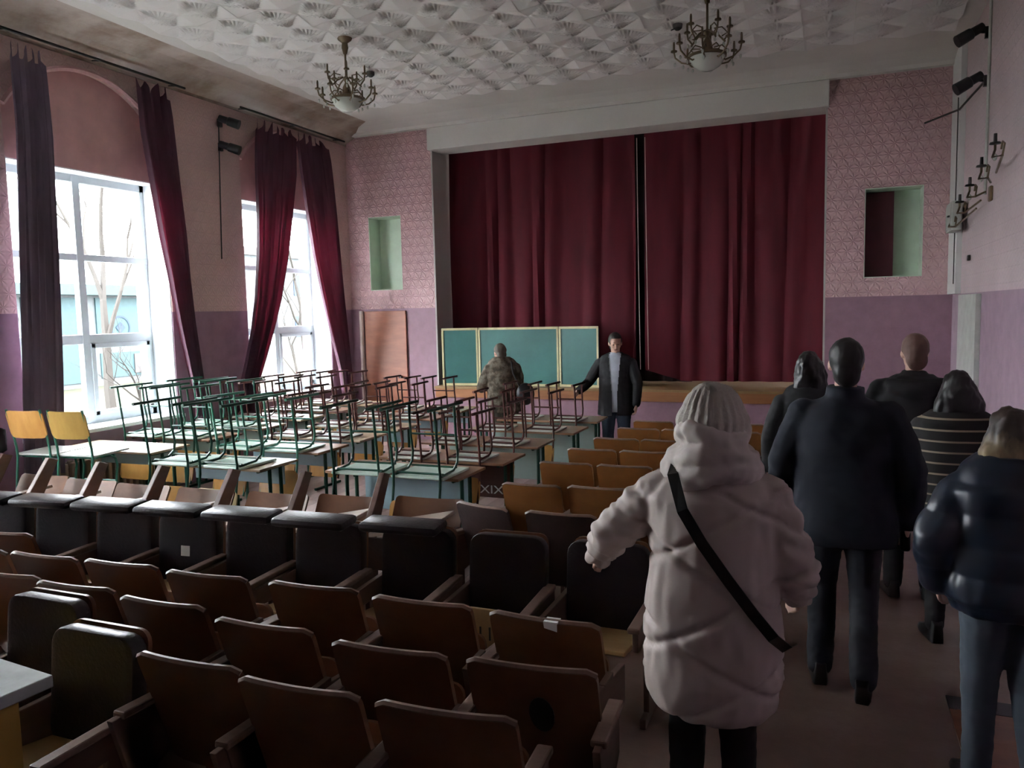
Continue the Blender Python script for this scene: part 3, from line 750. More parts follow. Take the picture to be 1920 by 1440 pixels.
# dark padded row facing the camera
PC = padded_seat('x', cap=True); PP = padded_seat('x')
pc = [(-5.14, 3.48, .10), (-4.63, 3.53, .10), (-4.13, 3.57, .08), (-3.64, 3.60, .06), (-3.14, 3.63, .06), (-2.64, 3.64, .06), (-2.10, 3.70, .06)]
for i, (x, y, a) in enumerate(pc):
    place(PC, i > 0, (x, y, 0), a, 'dark padded seat with a cushion laid on its top edge, %s from the left' % ordw[i], 'dark padded seats with cushions')
pd = [(-1.57, 3.72, .04), (-1.03, 3.74, .0)]
for i, (x, y, a) in enumerate(pd):
    place(PP, i > 0, (x, y, 0), a, ['dark padded seat with rounded corners, left of the one behind the white coat sleeve', 'dark padded seat partly hidden by the white coat sleeve'][i], 'dark padded seats without cushions')
dup(PP, (-2.60, 2.04, 0), .0, 'large dark padded seat beside the grey table corner, nearest the camera on the left', 'dark padded seats without cushions')
dup(PP, (-3.13, 2.24, 0), .0, 'dark padded seat at the left edge of the frame behind the grey table', 'dark padded seats without cushions')
text('11', .09, M['black'], (-1.43, 3.144, .545), (pi/2, 0, .06), 'number', None)
o = bpy.data.objects['number']
tag(o, 'black painted number eleven low on a plywood board between the backs', 'number')
o = MB().box(-.08, .08, 0, .016, 0, .66).build('number_board', M['wood_tan'], None, False, .004); o.location = (-1.43, 3.15, 0); tag(o, 'narrow tan plywood board carrying a painted number', 'board')
o = MB().box(-.028, .028, -.02, .03, 0, .006).add([(-.028, -.02, 0), (.028, -.02, 0), (.028, -.02, -.03), (-.025, -.02, -.02)], [(0, 1, 2, 3)]).build('paper_scrap', M['reveal'], None); o.location = (-.98, 2.778, .803); tag(o, 'white paper scrap on the top edge of the rightmost third-row seat', 'paper')
o = MB().box(-.03, .03, 0, .002, -.03, .03).build('sticker', M['white'], None); o.location = (-3.50, 3.47, .64); o.rotation_euler = (-.1, 0, .1); tag(o, 'small square pale sticker on a dark padded backrest', 'sticker')

# row of wooden seats behind, facing the camera, with slanted uprights
def slant(label):
    t = thing('wooden_seat', label, 'seat')
    mt = Matrix.Translation((0, .10, .27)) @ Matrix.Rotation(-.52, 4, 'X')
    MB().panel(.54, .46, .02, .03, .03, 10, False, mt).build('backrest', M['slantback'], t, True)
    MB().add(*(lambda b: (b.v, b.f))(MB().box(-.26, .26, -.36, 0, -.012, .012)), Matrix.Translation((0, .18, .56)) @ Matrix.Rotation(.02, 4, 'X') @ Matrix.Rotation(-.20, 4, 'Y')).build('seat', M['wood_pale'], t, False, .005)
    MB().box(-.27, .27, -.20, -.17, .28, .50).build('front_board', M['vinyl2'], t, False, .004)
    for s in (-1,):
        x = s*.30
        vs = [(x+q, y, z) for q in (-.022, .022) for (y, z) in ((-.26, .0), (-.12, .0), (.02, .45), (.26, .84), (.17, .87), (-.12, .50))]
        MB().add(vs, [(0, 1, 2, 3, 4, 5), (11, 10, 9, 8, 7, 6), (0, 6, 7, 1), (1, 7, 8, 2), (2, 8, 9, 3), (3, 9, 10, 4), (4, 10, 11, 5), (5, 11, 6, 0)]).build('side_board', M['sideboard'], t, False, .005)
        MB().box(.25, .27, -.2, .2, 0, .5).build('leg', M['sideboard'], t)
    return t
SLB = slant('x')
sp = [(-6.35, 4.45, .05), (-5.75, 4.42, .05), (-5.15, 4.40, .05), (-4.52, 4.42, .03), (-3.86, 4.46, .03), (-3.26, 4.55, .06), (-2.66, 4.66, .06)]
for i, (x, y, a) in enumerate(sp):
    place(SLB, i > 0, (x, y, 0), a, 'wooden seat with slanted upright, %s from the left in the row before the desks' % ordw[i], 'wooden seats facing the camera by the desks')

# ---------------------------------------------------------------- school desks and chairs
def desk(label, top, panel, loc, rz=0, pz=.36):
    t = thing('school_desk', label, 'desk', loc, rz)
    MB().box(-.6, .6, -.25, .25, .735, .757).build('tabletop', top, t, False, .005)
    MB().box(-.50, .50, .17, .186, pz, .70).build('front_panel', panel, t, False, .003)
    for s in (-1, 1):
        x = s*.53; g = MB()
        g.tube([(x, -.24, .02), (x, .24, .02)], .016, 6); g.tube([(x, -.20, .725), (x, .20, .725)], .014, 6)
        g.tube([(x, -.05, .02), (x, -.05, .725)], .016, 8); g.tube([(x, .09, .02), (x, .09, .725)], .016, 8)
        g.build('leg', M['green'], t, True)
    return t
def school_chair(label, tube, under, ply, sc=1.0):
    """built upside down: z=0 is the desk top the seat board lies on"""
    t = thing('school_chair', label, 'chair')
    L = .45*sc; w = .17*sc
    def inv(x, y, z): return (x*sc, y*sc, (.45-z)*sc)
    for s in (-1, 1):
        x = s*.165
        MB().tube([inv(x, -.31, .0), inv(x, .15, .0)], .013, 8).build('runner', tube, t, True)
        MB().tube([inv(x, .035, .005), inv(x, .05, .22), inv(x, .07, .32), inv(x, .055, .385), inv(x, .0, .42), inv(x, -.17, .43)], .0105, 8).build('front_leg', tube, t, True)
        MB().tube([inv(x, -.235, .005), inv(x, -.21, .22), inv(x, -.185, .42), inv(x, -.19, .50), inv(x, -.22, .66), inv(x, -.26, .82)], .0105, 8).build('rear_leg', tube, t, True)
    for (cy, cz) in ((.05, .41), (-.14, .42), (.05, .2)): MB().tube([inv(-.165, cy, cz), inv(.165, cy, cz)], .009, 6).build('crossbar', tube, t, True)
    m2 = Matrix.Translation((0, 0, 0))
    sb = MB().box(-.19*sc, .19*sc, -.18*sc, .19*sc, 0, .016*sc); sb.build('seat', under, t, False, .005)
    bm_ = MB().panel(.36*sc, .23*sc, .012, .05, -.02, 10, False, Matrix.Translation((0, -.262*sc, -.36*sc)) @ Matrix.Rotation(-.22, 4, 'X'))
    bm_.build('backrest', ply, t, True)
    return t
CG = [school_chair('x', M['green'], M['mint'], M['orangeply'], 1.2), school_chair('x', M['green'], M['mint'], M['creamply'], 1.2), school_chair('x', M['greenl'], M['mint'], M['orangeply'], 1.12),
      school_chair('x', M['brownt'], M['cream'], M['orangeply'], .92), school_chair('x', M['brownt'], M['cream'], M['orangeply'], 1.0)]
cu = set()
def ch(k, x, y, lab, rz=0, z=.76):
    pr = CG[k]; loc = (x, y, z)
    if k in cu: return dup(pr, loc, rz, lab, 'school chairs upside down on the desks')
    cu.add(k); pr.location = loc; pr.rotation_euler = (0, 0, rz); pr['label'] = lab; pr['group'] = 'school chairs upside down on the desks'; return pr
cols = [('left column', -5.88, [5.72, 6.50, 7.25, 8.0, 8.75, 9.5]), ('middle column', -4.30, [5.36, 6.15, 6.85, 7.6, 8.4, 9.2]), ('right column', -2.56, [5.48, 6.12, 6.92, 7.80, 8.60])]
rown = ['nearest desk', 'second desk', 'third desk', 'fourth desk', 'fifth desk', 'farthest desk']
ctype = {0: [0, 0, 0, 4, 4, 4], 1: [0, 2, 4, 4, 3, 3], 2: [0, 3, 3, 3, 3]}
for ci, (cn, xr, yl) in enumerate(cols):
    for ri, y in enumerate(yl):
        xe = xr+(.10 if ci == 2 and ri > 0 else 0)+(.08 if ci == 2 and ri > 2 else 0)
        x = xe-.6; rz = random.uniform(-.03, .03)
        top = M['desktop'] if (ci == 2 or ri in (1, 4)) else M['desktop2']
        pan = [M['bluegreen'], M['blue'], M['bluegreen']][ci]
        if ci == 2 and ri == 1: pan = M['darkpanel']
        if ci == 2 and ri == 0: pan = M['blue']
        nm = {0: 'by the windows', 1: 'of desks', 2: 'by the orange seats'}[ci]
        desk('school desk with %s top, %s in the %s %s' % ('brown' if top is M['desktop'] else 'pale', rown[ri], cn, nm), top, pan, (x, y, 0), rz, .36 if ci == 2 else .54)
        for q, off in enumerate((-.30, .24)):
            if ci == 0 and ri == 0: 
                continue
            k = ctype[ci][ri]
            if k == 0 and ci == 1: k = [0, 1][q]
            y_ = y-.11+random.uniform(-.03, .03); x_ = x+off+(.06 if ci == 2 and ri == 0 else 0)
            col = {0: 'dark green', 1: 'dark green', 2: 'light green', 3: 'red-brown', 4: 'red-brown'}[k]
            ch(k, x_, y_, '%s school chair upside down, %s half of the %s, %s' % (col, ['left', 'right'][q], rown[ri], cn), random.uniform(-.06, .06))
# upright chairs stacked in threes at the near window
def upright(label, ply, loc, rz):
    t = school_chair(label, M['greenl'], M['cream'], ply, 1.1)
    t.rotation_euler = (0, pi, rz); t.location = loc; return t
t = thing('low_bench', 'low plain bench carrying two upright chairs by the near window', 'bench', (-6.33, 5.02, 0), .12)
MB().box(-.55, .55, -.26, .24, .31, .34).build('bench_top', M['wood_pale'], t, False, .004)
for sx in (-.5, .5):
    for sy in (-.2, .2): MB().box(sx-.025, sx+.025, sy-.025, sy+.025, 0, .31).build('leg', M['sideboard'], t)
upright('green school chair standing upright on the bench by the near window, left one', M['orangeply'], (-6.58, 5.03, .835), .12)
upright('green school chair standing upright on the bench by the near window, right one', M['yellowply'], (-6.13, 5.08, .835), .12)

# ---------------------------------------------------------------- table corner lower left, cabinet, floor hatch
t = thing('table', 'worn grey topped table, its corner jutting in at the lower left', 'table', (-2.24, 1.655, 0), -.10)
MB().box(-1.4, 0, -1.0, 0, .86, .90).build('tabletop', M['wood_pale'], t, False, .004).data.materials[0] = plain('grey_worn_tabletop', (.42, .47, .46), .45, scale=8, var=.2)
MB().box(-1.35, -.16, -.95, -.02, .0, .83).build('cabinet_body', M['yellowply'], t, False, .004)
t = thing('floor_hatch', 'dark edged brown hatch in the aisle floor, lower right', 'hatch', (.85, 3.9, 0))
MB().box(-.28, .28, -.5, .32, 0, .012).build('hatch_board', M['wood_red'], t, False, .002)
MB().box(-.28, .28, .32, .46, 0, .014).build('dark_strip', M['black'], t, False, .002)
text('XIXE', .10, M['reveal'], (-2.60, 6.0, .50), (pi/2, 0, 0), 'chalk_writing', None).scale = (1.3, 1, 1)
tag(bpy.data.objects['chalk_writing'], 'white scrawled letters on the dark desk panel above the nearest orange seat', 'writing')

# ---------------------------------------------------------------- people
PM = {}
def cm(name, c, rough=.75, **k):
    if name not in PM: PM[name] = plain(name, c, rough, **k)
    return PM[name]
def V(*a): return Vector(a)
def limb(mb, pts, rs, seg=12):
    mb.tube(pts, rs, seg)
    for p, r in zip(pts, rs): mb.ball(p, r*.99, seg=12, rings=8)
def body(t, J, s=1.0, head_yaw=0., head_pitch=0., skin='skin', hands=(True, True), curl=.5, vox=.0085):
    """one continuous figure: torso, neck, head with nose and ears, tapering limbs, five-fingered hands"""
    mb = MB(); hp, ch, nk, hd = J['pelvis'], J['chest'], J['neck'], J['head']
    mb2 = []
    n = 6
    for i in range(n):
        a = i/(n-1); p = hp.lerp(ch, a); q = [.135, .125, .115, .125, .145, .15][i]*s
        mb2.append((p.x, p.y, p.z, q*1.08, q*.72))
    mb2.append((nk.x, nk.y, nk.z-.03*s, .08*s, .07*s))
    mb.loft(mb2, 16, 2.2)
    for sd in (0, 1):
        sh, el, wr = J['arm'][sd]; limb(mb, [ch.lerp(sh, .5)+V(0, 0, .01*s), sh, sh.lerp(el, .5), el, el.lerp(wr, .4), wr], [.06*s, .058*s, .047*s, .040*s, .038*s, .026*s])
        hi, kn, an = J['leg'][sd]; limb(mb, [hi, hi.lerp(kn, .5), kn, kn.lerp(an, .35), an], [.088*s, .072*s, .052*s, .053*s, .036*s])
        ft = J['foot'][sd]; limb(mb, [an+V(0, 0, -.02), an.lerp(ft, .5)+V(0, 0, .0), ft], [.036*s, .034*s, .026*s])
    limb(mb, [nk-V(0, 0, .06*s), nk, hd-V(0, 0, .07*s)], [.062*s, .054*s, .052*s])
    R = Matrix.Translation(hd) @ Matrix.Rotation(head_yaw, 4, 'Z') @ Matrix.Rotation(head_pitch, 4, 'X')
    k = s*1.0
    mb.ball((0, -.012*k, .018*k), .074*k, .092*k, .098*k, 20, 14, R)          # skull
    mb.ball((0, .022*k, -.045*k), .056*k, .068*k, .070*k, 16, 12, R)          # jaw
    mb.ball((0, .075*k, -.088*k), .022*k, .018*k, .018*k, 10, 8, R)           # chin
    mb.ball((0, .096*k, -.022*k), .013*k, .018*k, .024*k, 10, 8, R)           # nose
    mb.ball((0, .086*k, .018*k), .046*k, .012*k, .009*k, 12, 8, R)            # brow
    for sg in (-1, 1):
        mb.ball((sg*.077*k, -.006*k, -.008*k), .009*k, .018*k, .029*k, 8, 8, R)
        mb.ball((sg*.038*k, .062*k, -.025*k), .022*k, .020*k, .020*k, 8, 8, R)
    for sd in (0, 1):      # hands
        sh, el, wr = J['arm'][sd]; d = (wr-el).normalized(); hdv = J.get('hand', [None, None])[sd]
        if hdv is not None: d = hdv.normalized()
        palmn = (V(1, 0, 0) if sd == 0 else V(-1, 0, 0)); palmn = (palmn-d*palmn.dot(d)).normalized(); sdv = d.cross(palmn).normalized()
        if sdv.y < 0: sdv = -sdv
        for q in range(4):
            o = wr+sdv*(.027-.018*q)*s; e = o+d*.085*s
            limb(mb, [wr+d*.012*s+sdv*(.014-.009*q)*s, o.lerp(e, .5), e], [.017*s, .014*s, .0115*s], 8)
            L = [.040, .046, .042, .033][q]*s
            f1 = e+d*L*.7+palmn*L*.25*curl*2; f2 = f1+d*L*.4*(1-curl)+palmn*L*.75*curl*1.2; f3 = f2-d*L*.1*curl+d*L*.35*(1-curl)+palmn*L*.5*curl
            limb(mb, [e, f1, f2, f3], [.0112*s, .010*s, .0092*s, .008*s], 8)
        b = wr+d*.03*s+sdv*.026*s
        limb(mb, [wr+d*.015*s+sdv*.01*s, b, b+d*.03*s+sdv*.016*s+palmn*.012*s, b+d*.055*s+sdv*.014*s+palmn*.022*s], [.016*s, .0135*s, .0115*s, .009*s], 8)
    o = remesh(mb, vox, M['skin'], 'body', t, None, 2)
    if J.get('face', True):
        e = MB()
        for sg in (-1, 1): e.ball((sg*.031*k, .0815*k, -.002*k), .009*k, .005*k, .005*k, 10, 6, R)
        e.build('eyes', cm('dark_eye', (.02, .015, .012), .3), o, True)
        MB().ball((0, .0865*k, -.062*k), .024*k, .006*k, .006*k, 10, 6, R).build('mouth', cm('lip', (.30, .12, .10), .5), o, True)
    return o, R, k
def hair(t, R, k, mat, kind='short', length=0., wd=1.0):
    mb = MB()
    mb.ball((0, -.022*k, .030*k), .083*k, .098*k, .100*k, 20, 14, R)
    if kind == 'short': mb.ball((0, -.055*k, -.035*k), .068*k, .054*k, .085*k, 16, 10, R)
    if kind == 'long':
        mb.ball((0, -.060*k, -.03*k), .092*k, .07*k, .11*k, 16, 10, R)
        c = R @ V(0, 0, 0); 
        mb.loft([(c.x, c.y-.055*k, c.z-length, .115*k*wd, .06*k), (c.x, c.y-.055*k, c.z-length*.6, .125*k*wd, .072*k), (c.x, c.y-.045*k, c.z-.05, .112*k*wd, .085*k), (c.x, c.y-.03*k, c.z+.05, .085*k, .07*k)], 16)
    # keep the face clear
    def fn(co):
        return (.006 if kind == 'long' else .0035)*noise.noise(V(co.x*60, co.y*60, co.z*9))+(.010 if kind == 'long' else .004)*noise.noise(co*22)
    o = remesh(mb, .009, mat, 'hair', t, fn, 1)
    Ri = R.inverted(); me = o.data; bm = bmesh.new(); bm.from_mesh(me)
    dl = [v for v in bm.verts if (lambda p: p.y > .045*k and p.z < .062*k and abs(p.x) < .3)(Ri @ v.co)]
    bmesh.ops.delete(bm, geom=dl, context='VERTS'); bm.to_mesh(me); bm.free()
    return o
def sleeve_pts(J, sd, cut=.97):
    sh, el, wr = J['arm'][sd]; return [sh, sh.lerp(el, .5), el, el.lerp(wr, .5), el.lerp(wr, cut)]
def coat(t, J, secs, sl_r, mat, name='coat', fn=None, vox=.012, e=2.3, collar=None, extra=None, sm=3):
    mb = MB(); mb.loft(secs, 26, e)
    ch = J['chest']
    for sd in (0, 1):
        pts = sleeve_pts(J, sd); nk = J['neck']; limb(mb, [nk.lerp(pts[0], .25)+V(0, 0, -.055), nk.lerp(pts[0], .62)+V(0, 0, -.035)]+pts, [sl_r[0]*.75, sl_r[0]*.88]+[sl_r[0]*.95, sl_r[1], sl_r[2], sl_r[3], sl_r[4]])
    nk = J['neck']; collar = collar or [(nk.x, nk.y-.005, nk.z-.10, .105, .098), (nk.x, nk.y-.005, nk.z-.03, .088, .085), (nk.x, nk.y, nk.z+.035, .078, .078)]
    mb.loft(collar, 20)
    if extra: extra(mb)
    return remesh(mb, vox, mat, name, t, fn, sm)
def wrinkle(a=.006, f=9):
    def fn(co): return a*noise.noise(V(co.x*f, co.y*f, co.z*f*.55))+a*.5*noise.noise(co*f*2.7)
    return fn
def trousers(t, J, mat, r=(.105, .088, .068, .066, .060), waist=.95, name='trousers'):
    mb = MB()
    hp = J['pelvis']; mb.ball((hp.x, hp.y, hp.z), .165, .115, .13, 16, 10)
    for sd in (0, 1):
        hi, kn, an = J['leg'][sd]; limb(mb, [hi, hi.lerp(kn, .5), kn, kn.lerp(an, .5), kn.lerp(an, .97)], list(r))
    return remesh(mb, .011, mat, name, t, wrinkle(.007, 10), 2)
def shoes(t, J, mat, L=.27, hgt=.09):
    for sd in (0, 1):
        an = J['leg'][sd][2]; ft = J['foot'][sd]; d = (ft-an); 
        yaw = math.atan2(-d.x, d.y); pit = J.get('fpit', [0, 0])[sd]
        R = Matrix.Translation(an) @ Matrix.Rotation(yaw, 4, 'Z') @ Matrix.Rotation(pit, 4, 'X')
        mb = MB(); z0 = -.085
        def sec(y, w, z1): return [(-w, y, z0), (-w*1.0, y, z0+.02), (-w*.8, y, z1), (w*.8, y, z1), (w, y, z0+.02), (w, y, z0)]
        ss = [sec(-.065, .03, .03), sec(-.04, .038, .05), sec(.03, .040, .045), (sec(.08, .045, -.01)), sec(.14, .047, -.035), sec(.18, .040, -.045), sec(.205, .022, -.06)]
        for q in ss: mb.v += q
        n = 6; 
        for i in range(len(ss)-1):
            for j in range(n): a = i*n+j; b = i*n+(j+1) % n; mb.f.append((a, b, b+n, a+n))
        mb.f.append(tuple(range(n-1, -1, -1))); mb.f.append(tuple((len(ss)-1)*n+j for j in range(n)))
        mb.v = [tuple(R @ Vector(p)) for p in mb.v]
        mb.build('shoe', mat, t, True, .006)
def joints(Ht, arms, legs, lean=0., stoop=0., sw=.19, hw=.088):
    s = Ht/1.75
    J = {'pelvis': V(0, 0, .95*s), 'chest': V(0, lean*.6, 1.34*s), 'neck': V(0, lean, 1.48*s), 'head': V(0, lean+.02+stoop, 1.625*s-stoop*.5)}
    J['arm'] = []; J['leg'] = []; J['foot'] = []
    for sd, sg in ((0, -1), (1, 1)):
        sh = V(sg*sw*s, lean*.8, 1.375*s); el, wr = arms[sd]
        J['arm'].append((sh, V(*el)*s, V(*wr)*s))
        kn, an, ft = legs[sd]; J['leg'].append((V(sg*hw*s, 0, .92*s), V(*kn)*s, V(*an)*s)); J['foot'].append(V(*ft)*s)
    return J, s
stand = [((-.10, .01, .50), (-.105, -.02, .09), (-.125, .12, .035)), ((.10, .01, .50), (.105, -.02, .09), (.125, .12, .035))]
blk = cm('black_cloth', (.006, .006, .007), .8); navy = cm('navy_coat_cloth', (.006, .009, .018), .85); leather = cm('black_leather', (.008, .008, .009), .35)
dkh = cm('dark_brown_hair', (.018, .012, .010), .55); 

# 1. woman in the white quilted coat -------------------------------------------------
t = thing('person', 'person in a white quilted coat with a black shoulder strap across the back', 'person', (-.375, 2.78, 0), .08)
J, s = joints(1.70, [((-.38, .05, 1.20), (-.46, .22, 1.06)), ((.29, -.02, 1.13), (.30, .14, .99))], [((-.09, .02, .50), (-.10, .0, .09), (-.11, .14, .035)), ((.09, .03, .50), (.10, .02, .09), (.11, .16, .035))], lean=.03)
J['face'] = True
b, R, k = body(t, J, s, 0, -.1)
def quilt(co):
    a = .0
    if co.z < 1.38:
        for (m, c0, st) in ((.55, .0, .30), (-.55, .15, .30)):
            for q in range(-1, 6):
                d = abs((co.z-.35-q*st-c0) - m*co.x)/math.hypot(1, m)
                if co.z > .45: a -= .014*math.exp(-(d/.012)**2)
    a += .007*noise.noise(V(co.x*7, co.y*7, co.z*5))+.006*noise.noise(V(co.x*26, co.y*26, co.z*10))
    if abs(co.x) > .24: a += .005*sin(co.z*95+co.x*40)
    return a
coat(t, J, [(0, -.02, .585, .20, .165), (0, -.02, .62, .228, .185), (0, -.02, .72, .243, .20), (0, -.02, .90, .24, .195), (0, -.015, 1.08, .222, .18), (0, 0, 1.22, .22, .17), (0, .01, 1.34, .235, .155), (0, .02, 1.41, .17, .12), (0, .02, 1.46, .11, .105)],
     [.088, .086, .080, .072, .062], cm('white_puffer_cloth', (.46, .385, .355), .6, var=.05, scale=3), 'coat', quilt, .0095)
hw = cm('white_knit_hat', (.50, .46, .42), .8, var=.06, bump=.006)
def ribs(co): return .004*sin(math.atan2(co.x, co.y-.05)*26)+.005*noise.noise(co*12)
mb = MB(); h = J['head']
mb.ball((h.x, h.y-.01, h.z+.045), .108, .122, .112, 22, 14); mb.loft([(h.x, h.y-.01, h.z-.05, .120, .128), (h.x, h.y-.01, h.z+.03, .126, .136), (h.x, h.y-.01, h.z+.06, .112, .124)], 24)
remesh(mb, .009, hw, 'hat', t, ribs, 2)
mb = MB()
for (z, rx, ry, r) in ((h.z-.02, .098, .108, .040), (h.z-.095, .118, .118, .045), (h.z-.15, .130, .128, .046)):
    pts = [(h.x+rx*cos(a), h.y-.01+ry*sin(a)-.02, z+.018*sin(a*2+z*20)) for a in [2*pi*i/22 for i in range(23)]]; mb.tube(pts, r, 12)
mb.loft([(h.x, h.y-.02, h.z-.20, .13, .12), (h.x, h.y-.02, h.z-.05, .11, .11)], 18)
remesh(mb, .010, cm('white_hood_roll', (.50, .44, .41), .7), 'collar_roll', t, wrinkle(.014, 12), 2)
pts = [(-.115, .02, 1.475), (-.125, -.10, 1.435), (-.085, -.185, 1.33), (-.02, -.215, 1.23), (.06, -.225, 1.12), (.14, -.215, 1.01), (.205, -.185, .92), (.25, -.12, .86), (.27, -.02, .83)]
mb = MB(); 
for i, p in enumerate(pts):
    q = Vector(pts[min(i+1, len(pts)-1)])-Vector(pts[max(i-1, 0)]); sd = Vector((q.z, 0, -q.x)).normalized()*.019
    for w in (-1, 1):
        for o_ in (0, -.006): mb.v.append((p[0]+sd.x*w, p[1]+o_-.004, p[2]+sd.z*w))
for i in range(len(pts)-1):
    a = 4*i; mb.f += [(a, a+2, a+6, a+4), (a+1, a+5, a+7, a+3), (a, a+4, a+5, a+1), (a+2, a+3, a+7, a+6)]
mb.build('shoulder_strap', leather, t)
trousers(t, J, blk, (.10, .085, .066, .062, .058)); shoes(t, J, leather)

# 2. tall man in the dark coat -------------------------------------------------------
t = thing('person', 'tall person in a long navy coat walking up the aisle', 'person', (.08, 4.35, 0), -.03)
J, s = joints(1.82, [((-.29, .0, 1.14), (-.31, .10, .90)), ((.30, -.02, 1.12), (.29, .04, .86))], [((-.095, .05, .50), (-.10, -.04, .10), (-.12, .10, .035)), ((.10, .02, .50), (.10, -.22, .12), (.11, -.10, .04))], lean=.03)
J['fpit'] = [0, .35]
b, R, k = body(t, J, s, .10, -.12)
hair(t, R, k, cm('near_black_hair', (.012, .010, .010), .5))
coat(t, J, [(0, -.01, .78, .262, .175), (0, -.01, .84, .265, .18), (0, 0, 1.0, .245, .165), (0, .0, 1.18, .235, .155), (0, .01, 1.36, .245, .15), (0, .02, 1.47, .205, .12), (0, .025, 1.525, .10, .10)],
     [.088, .083, .075, .070, .066], navy, 'coat', wrinkle(.008, 8), .011, collar=[(0, .02, 1.49, .10, .10), (0, .02, 1.58, .092, .092)])
trousers(t, J, cm('dark_denim', (.007, .009, .015), .8), (.108, .092, .072, .070, .066)); shoes(t, J, leather)
mb = MB(); w = J['arm'][1][2]; mb.box(w.x-.035, w.x+.015, w.y-.02, w.y+.06, w.z-.16, w.z-.05); mb.build('glove', leather, t, False, .015)

# 3. woman with long dark hair beyond him --------------------------------------------
t = thing('person', 'person with long black hair, half hidden beyond the tall navy coat', 'person', (-.12, 5.75, 0), .25)
J, s = joints(1.68, [((-.27, .0, 1.14), (-.26, .10, .90)), ((.27, .0, 1.14), (.26, .10, .90))], stand)
b, R, k = body(t, J, s, -.5, 0)
hair(t, R, k, cm('black_hair', (.008, .006, .007), .4), 'long', .24)
coat(t, J, [(0, 0, .80, .21, .15), (0, 0, 1.0, .20, .145), (0, 0, 1.18, .19, .14), (0, 0, 1.34, .205, .14), (0, .0, 1.43, .15, .11), (0, .0, 1.47, .08, .08)], [.075, .070, .062, .058, .054], blk, 'jacket', wrinkle(.006))
trousers(t, J, blk); shoes(t, J, leather)

# 4. man with reddish short hair, black hooded jacket ---------------------------------
t = thing('person', 'person with short reddish hair in a black hooded jacket, near the right wall', 'person', (.53, 5.85, 0), .05)
J, s = joints(1.79, [((-.29, .06, 1.16), (-.20, .24, 1.02)), ((.29, .06, 1.16), (.20, .24, 1.02))], stand, lean=.02)
b, R, k = body(t, J, s, .15, -.1)
hair(t, R, k, cm('reddish_grey_hair', (.13, .065, .050), .6))
def hood(mb): mb.tube([(.17*cos(a), .02-.12*sin(a), 1.475-.05*sin(a)) for a in [pi*i/12 for i in range(13)]], [.035+.035*sin(pi*i/12) for i in range(13)], 12)
coat(t, J, [(0, 0, .85, .235, .17), (0, 0, 1.0, .235, .165), (0, 0, 1.2, .235, .16), (0, .01, 1.36, .25, .155), (0, .02, 1.46, .20, .125), (0, .02, 1.52, .11, .10)], [.092, .085, .077, .070, .064], cm('black_padded_cloth', (.006, .005, .007), .7), 'jacket', wrinkle(.009), .011, extra=hood)
trousers(t, J, blk); shoes(t, J, leather)

# 5. woman in the striped sweater ------------------------------------------------------
t = thing('person', 'person with dark hair in a black sweater with thin pale stripes and black trousers', 'person', (.70, 5.15, 0), .12)
J, s = joints(1.60, [((-.30, .0, 1.16), (-.30, .14, .98)), ((.30, .0, 1.16), (.30, .14, .98))], [((-.10, .04, .50), (-.11, -.02, .09), (-.12, .12, .035)), ((.095, .01, .50), (.10, -.10, .11), (.11, .03, .035))], lean=.02)
b, R, k = body(t, J, s, -.1, -.1)
hair(t, R, k, cm('black_wavy_hair', (.010, .008, .008), .45), 'long', .18, 1.2)
n = NT('striped_knit'); tc = n.n.new('ShaderNodeTexCoord'); sp = n.n.new('ShaderNodeSeparateXYZ'); n.link(tc.outputs['Object'], sp.inputs[0])
w = n.math('FRACT', n.math('MULTIPLY', sp.outputs[2], 1/.062)); m_ = n.math('LESS_THAN', n.math('ABSOLUTE', n.math('SUBTRACT', w, .5)), .085)
col = n.mix(m_, (.012, .010, .010), (.30, .24, .17)); PM['stripe'] = n.done(col, .85)
coat(t, J, [(0, 0, .82, .20, .15), (0, 0, .95, .235, .17), (0, 0, 1.1, .235, .165), (0, 0, 1.22, .24, .16), (0, .01, 1.31, .225, .14), (0, .02, 1.37, .14, .11)], [.088, .082, .074, .066, .058], PM['stripe'], 'sweater', wrinkle(.006))
trousers(t, J, blk, (.10, .085, .068, .058, .052)); shoes(t, J, leather)

# 6. woman with fair hair in a navy puffer and jeans, right edge -----------------------
t = thing('person', 'person with fair-ended hair, shiny navy puffer jacket and jeans, right edge', 'person', (.67, 3.52, 0), .12)
J, s = joints(1.58, [((-.31, -.03, 1.17), (-.27, .06, .96)), ((.30, .0, 1.15), (.27, .1, .95))], [((-.09, .05, .50), (-.10, .02, .09), (-.11, .16, .035)), ((.09, .0, .50), (.10, -.12, .11), (.11, .02, .04))], lean=.03)
b, R, k = body(t, J, s, -.1, -.15)
n = NT('fair_ended_hair'); tc = n.n.new('ShaderNodeTexCoord'); sp = n.n.new('ShaderNodeSeparateXYZ'); n.link(tc.outputs['Object'], sp.inputs[0])
f = n.noise(n.coord('Object', (9, 9, 3)), 3, 3); g = n.math('ADD', n.math('MULTIPLY', n.math('SUBTRACT', 1.47, sp.outputs[2]), 5.), n.math('MULTIPLY', f, .6))
PM['fair'] = n.done(n.ramp(g, [(.25, (.035, .022, .016)), (.75, (.36, .27, .15))]), .5)
hair(t, R, k, PM['fair'], 'long', .27, 1.15)
def puff(co):
    return .009*abs(sin((co.z-.7)*pi/.12))**.6-.006+.008*noise.noise(V(co.x*14, co.y*14, co.z*9))
coat(t, J, [(0, 0, .78, .20, .16), (0, 0, .84, .235, .18), (0, 0, 1.0, .225, .17), (0, 0, 1.15, .22, .165), (0, .01, 1.27, .23, .16), (0, .02, 1.35, .17, .13), (0, .02, 1.40, .11, .11)], [.095, .09, .082, .075, .066], cm('shiny_navy_nylon', (.010, .016, .030), .36), 'jacket', puff, .010)
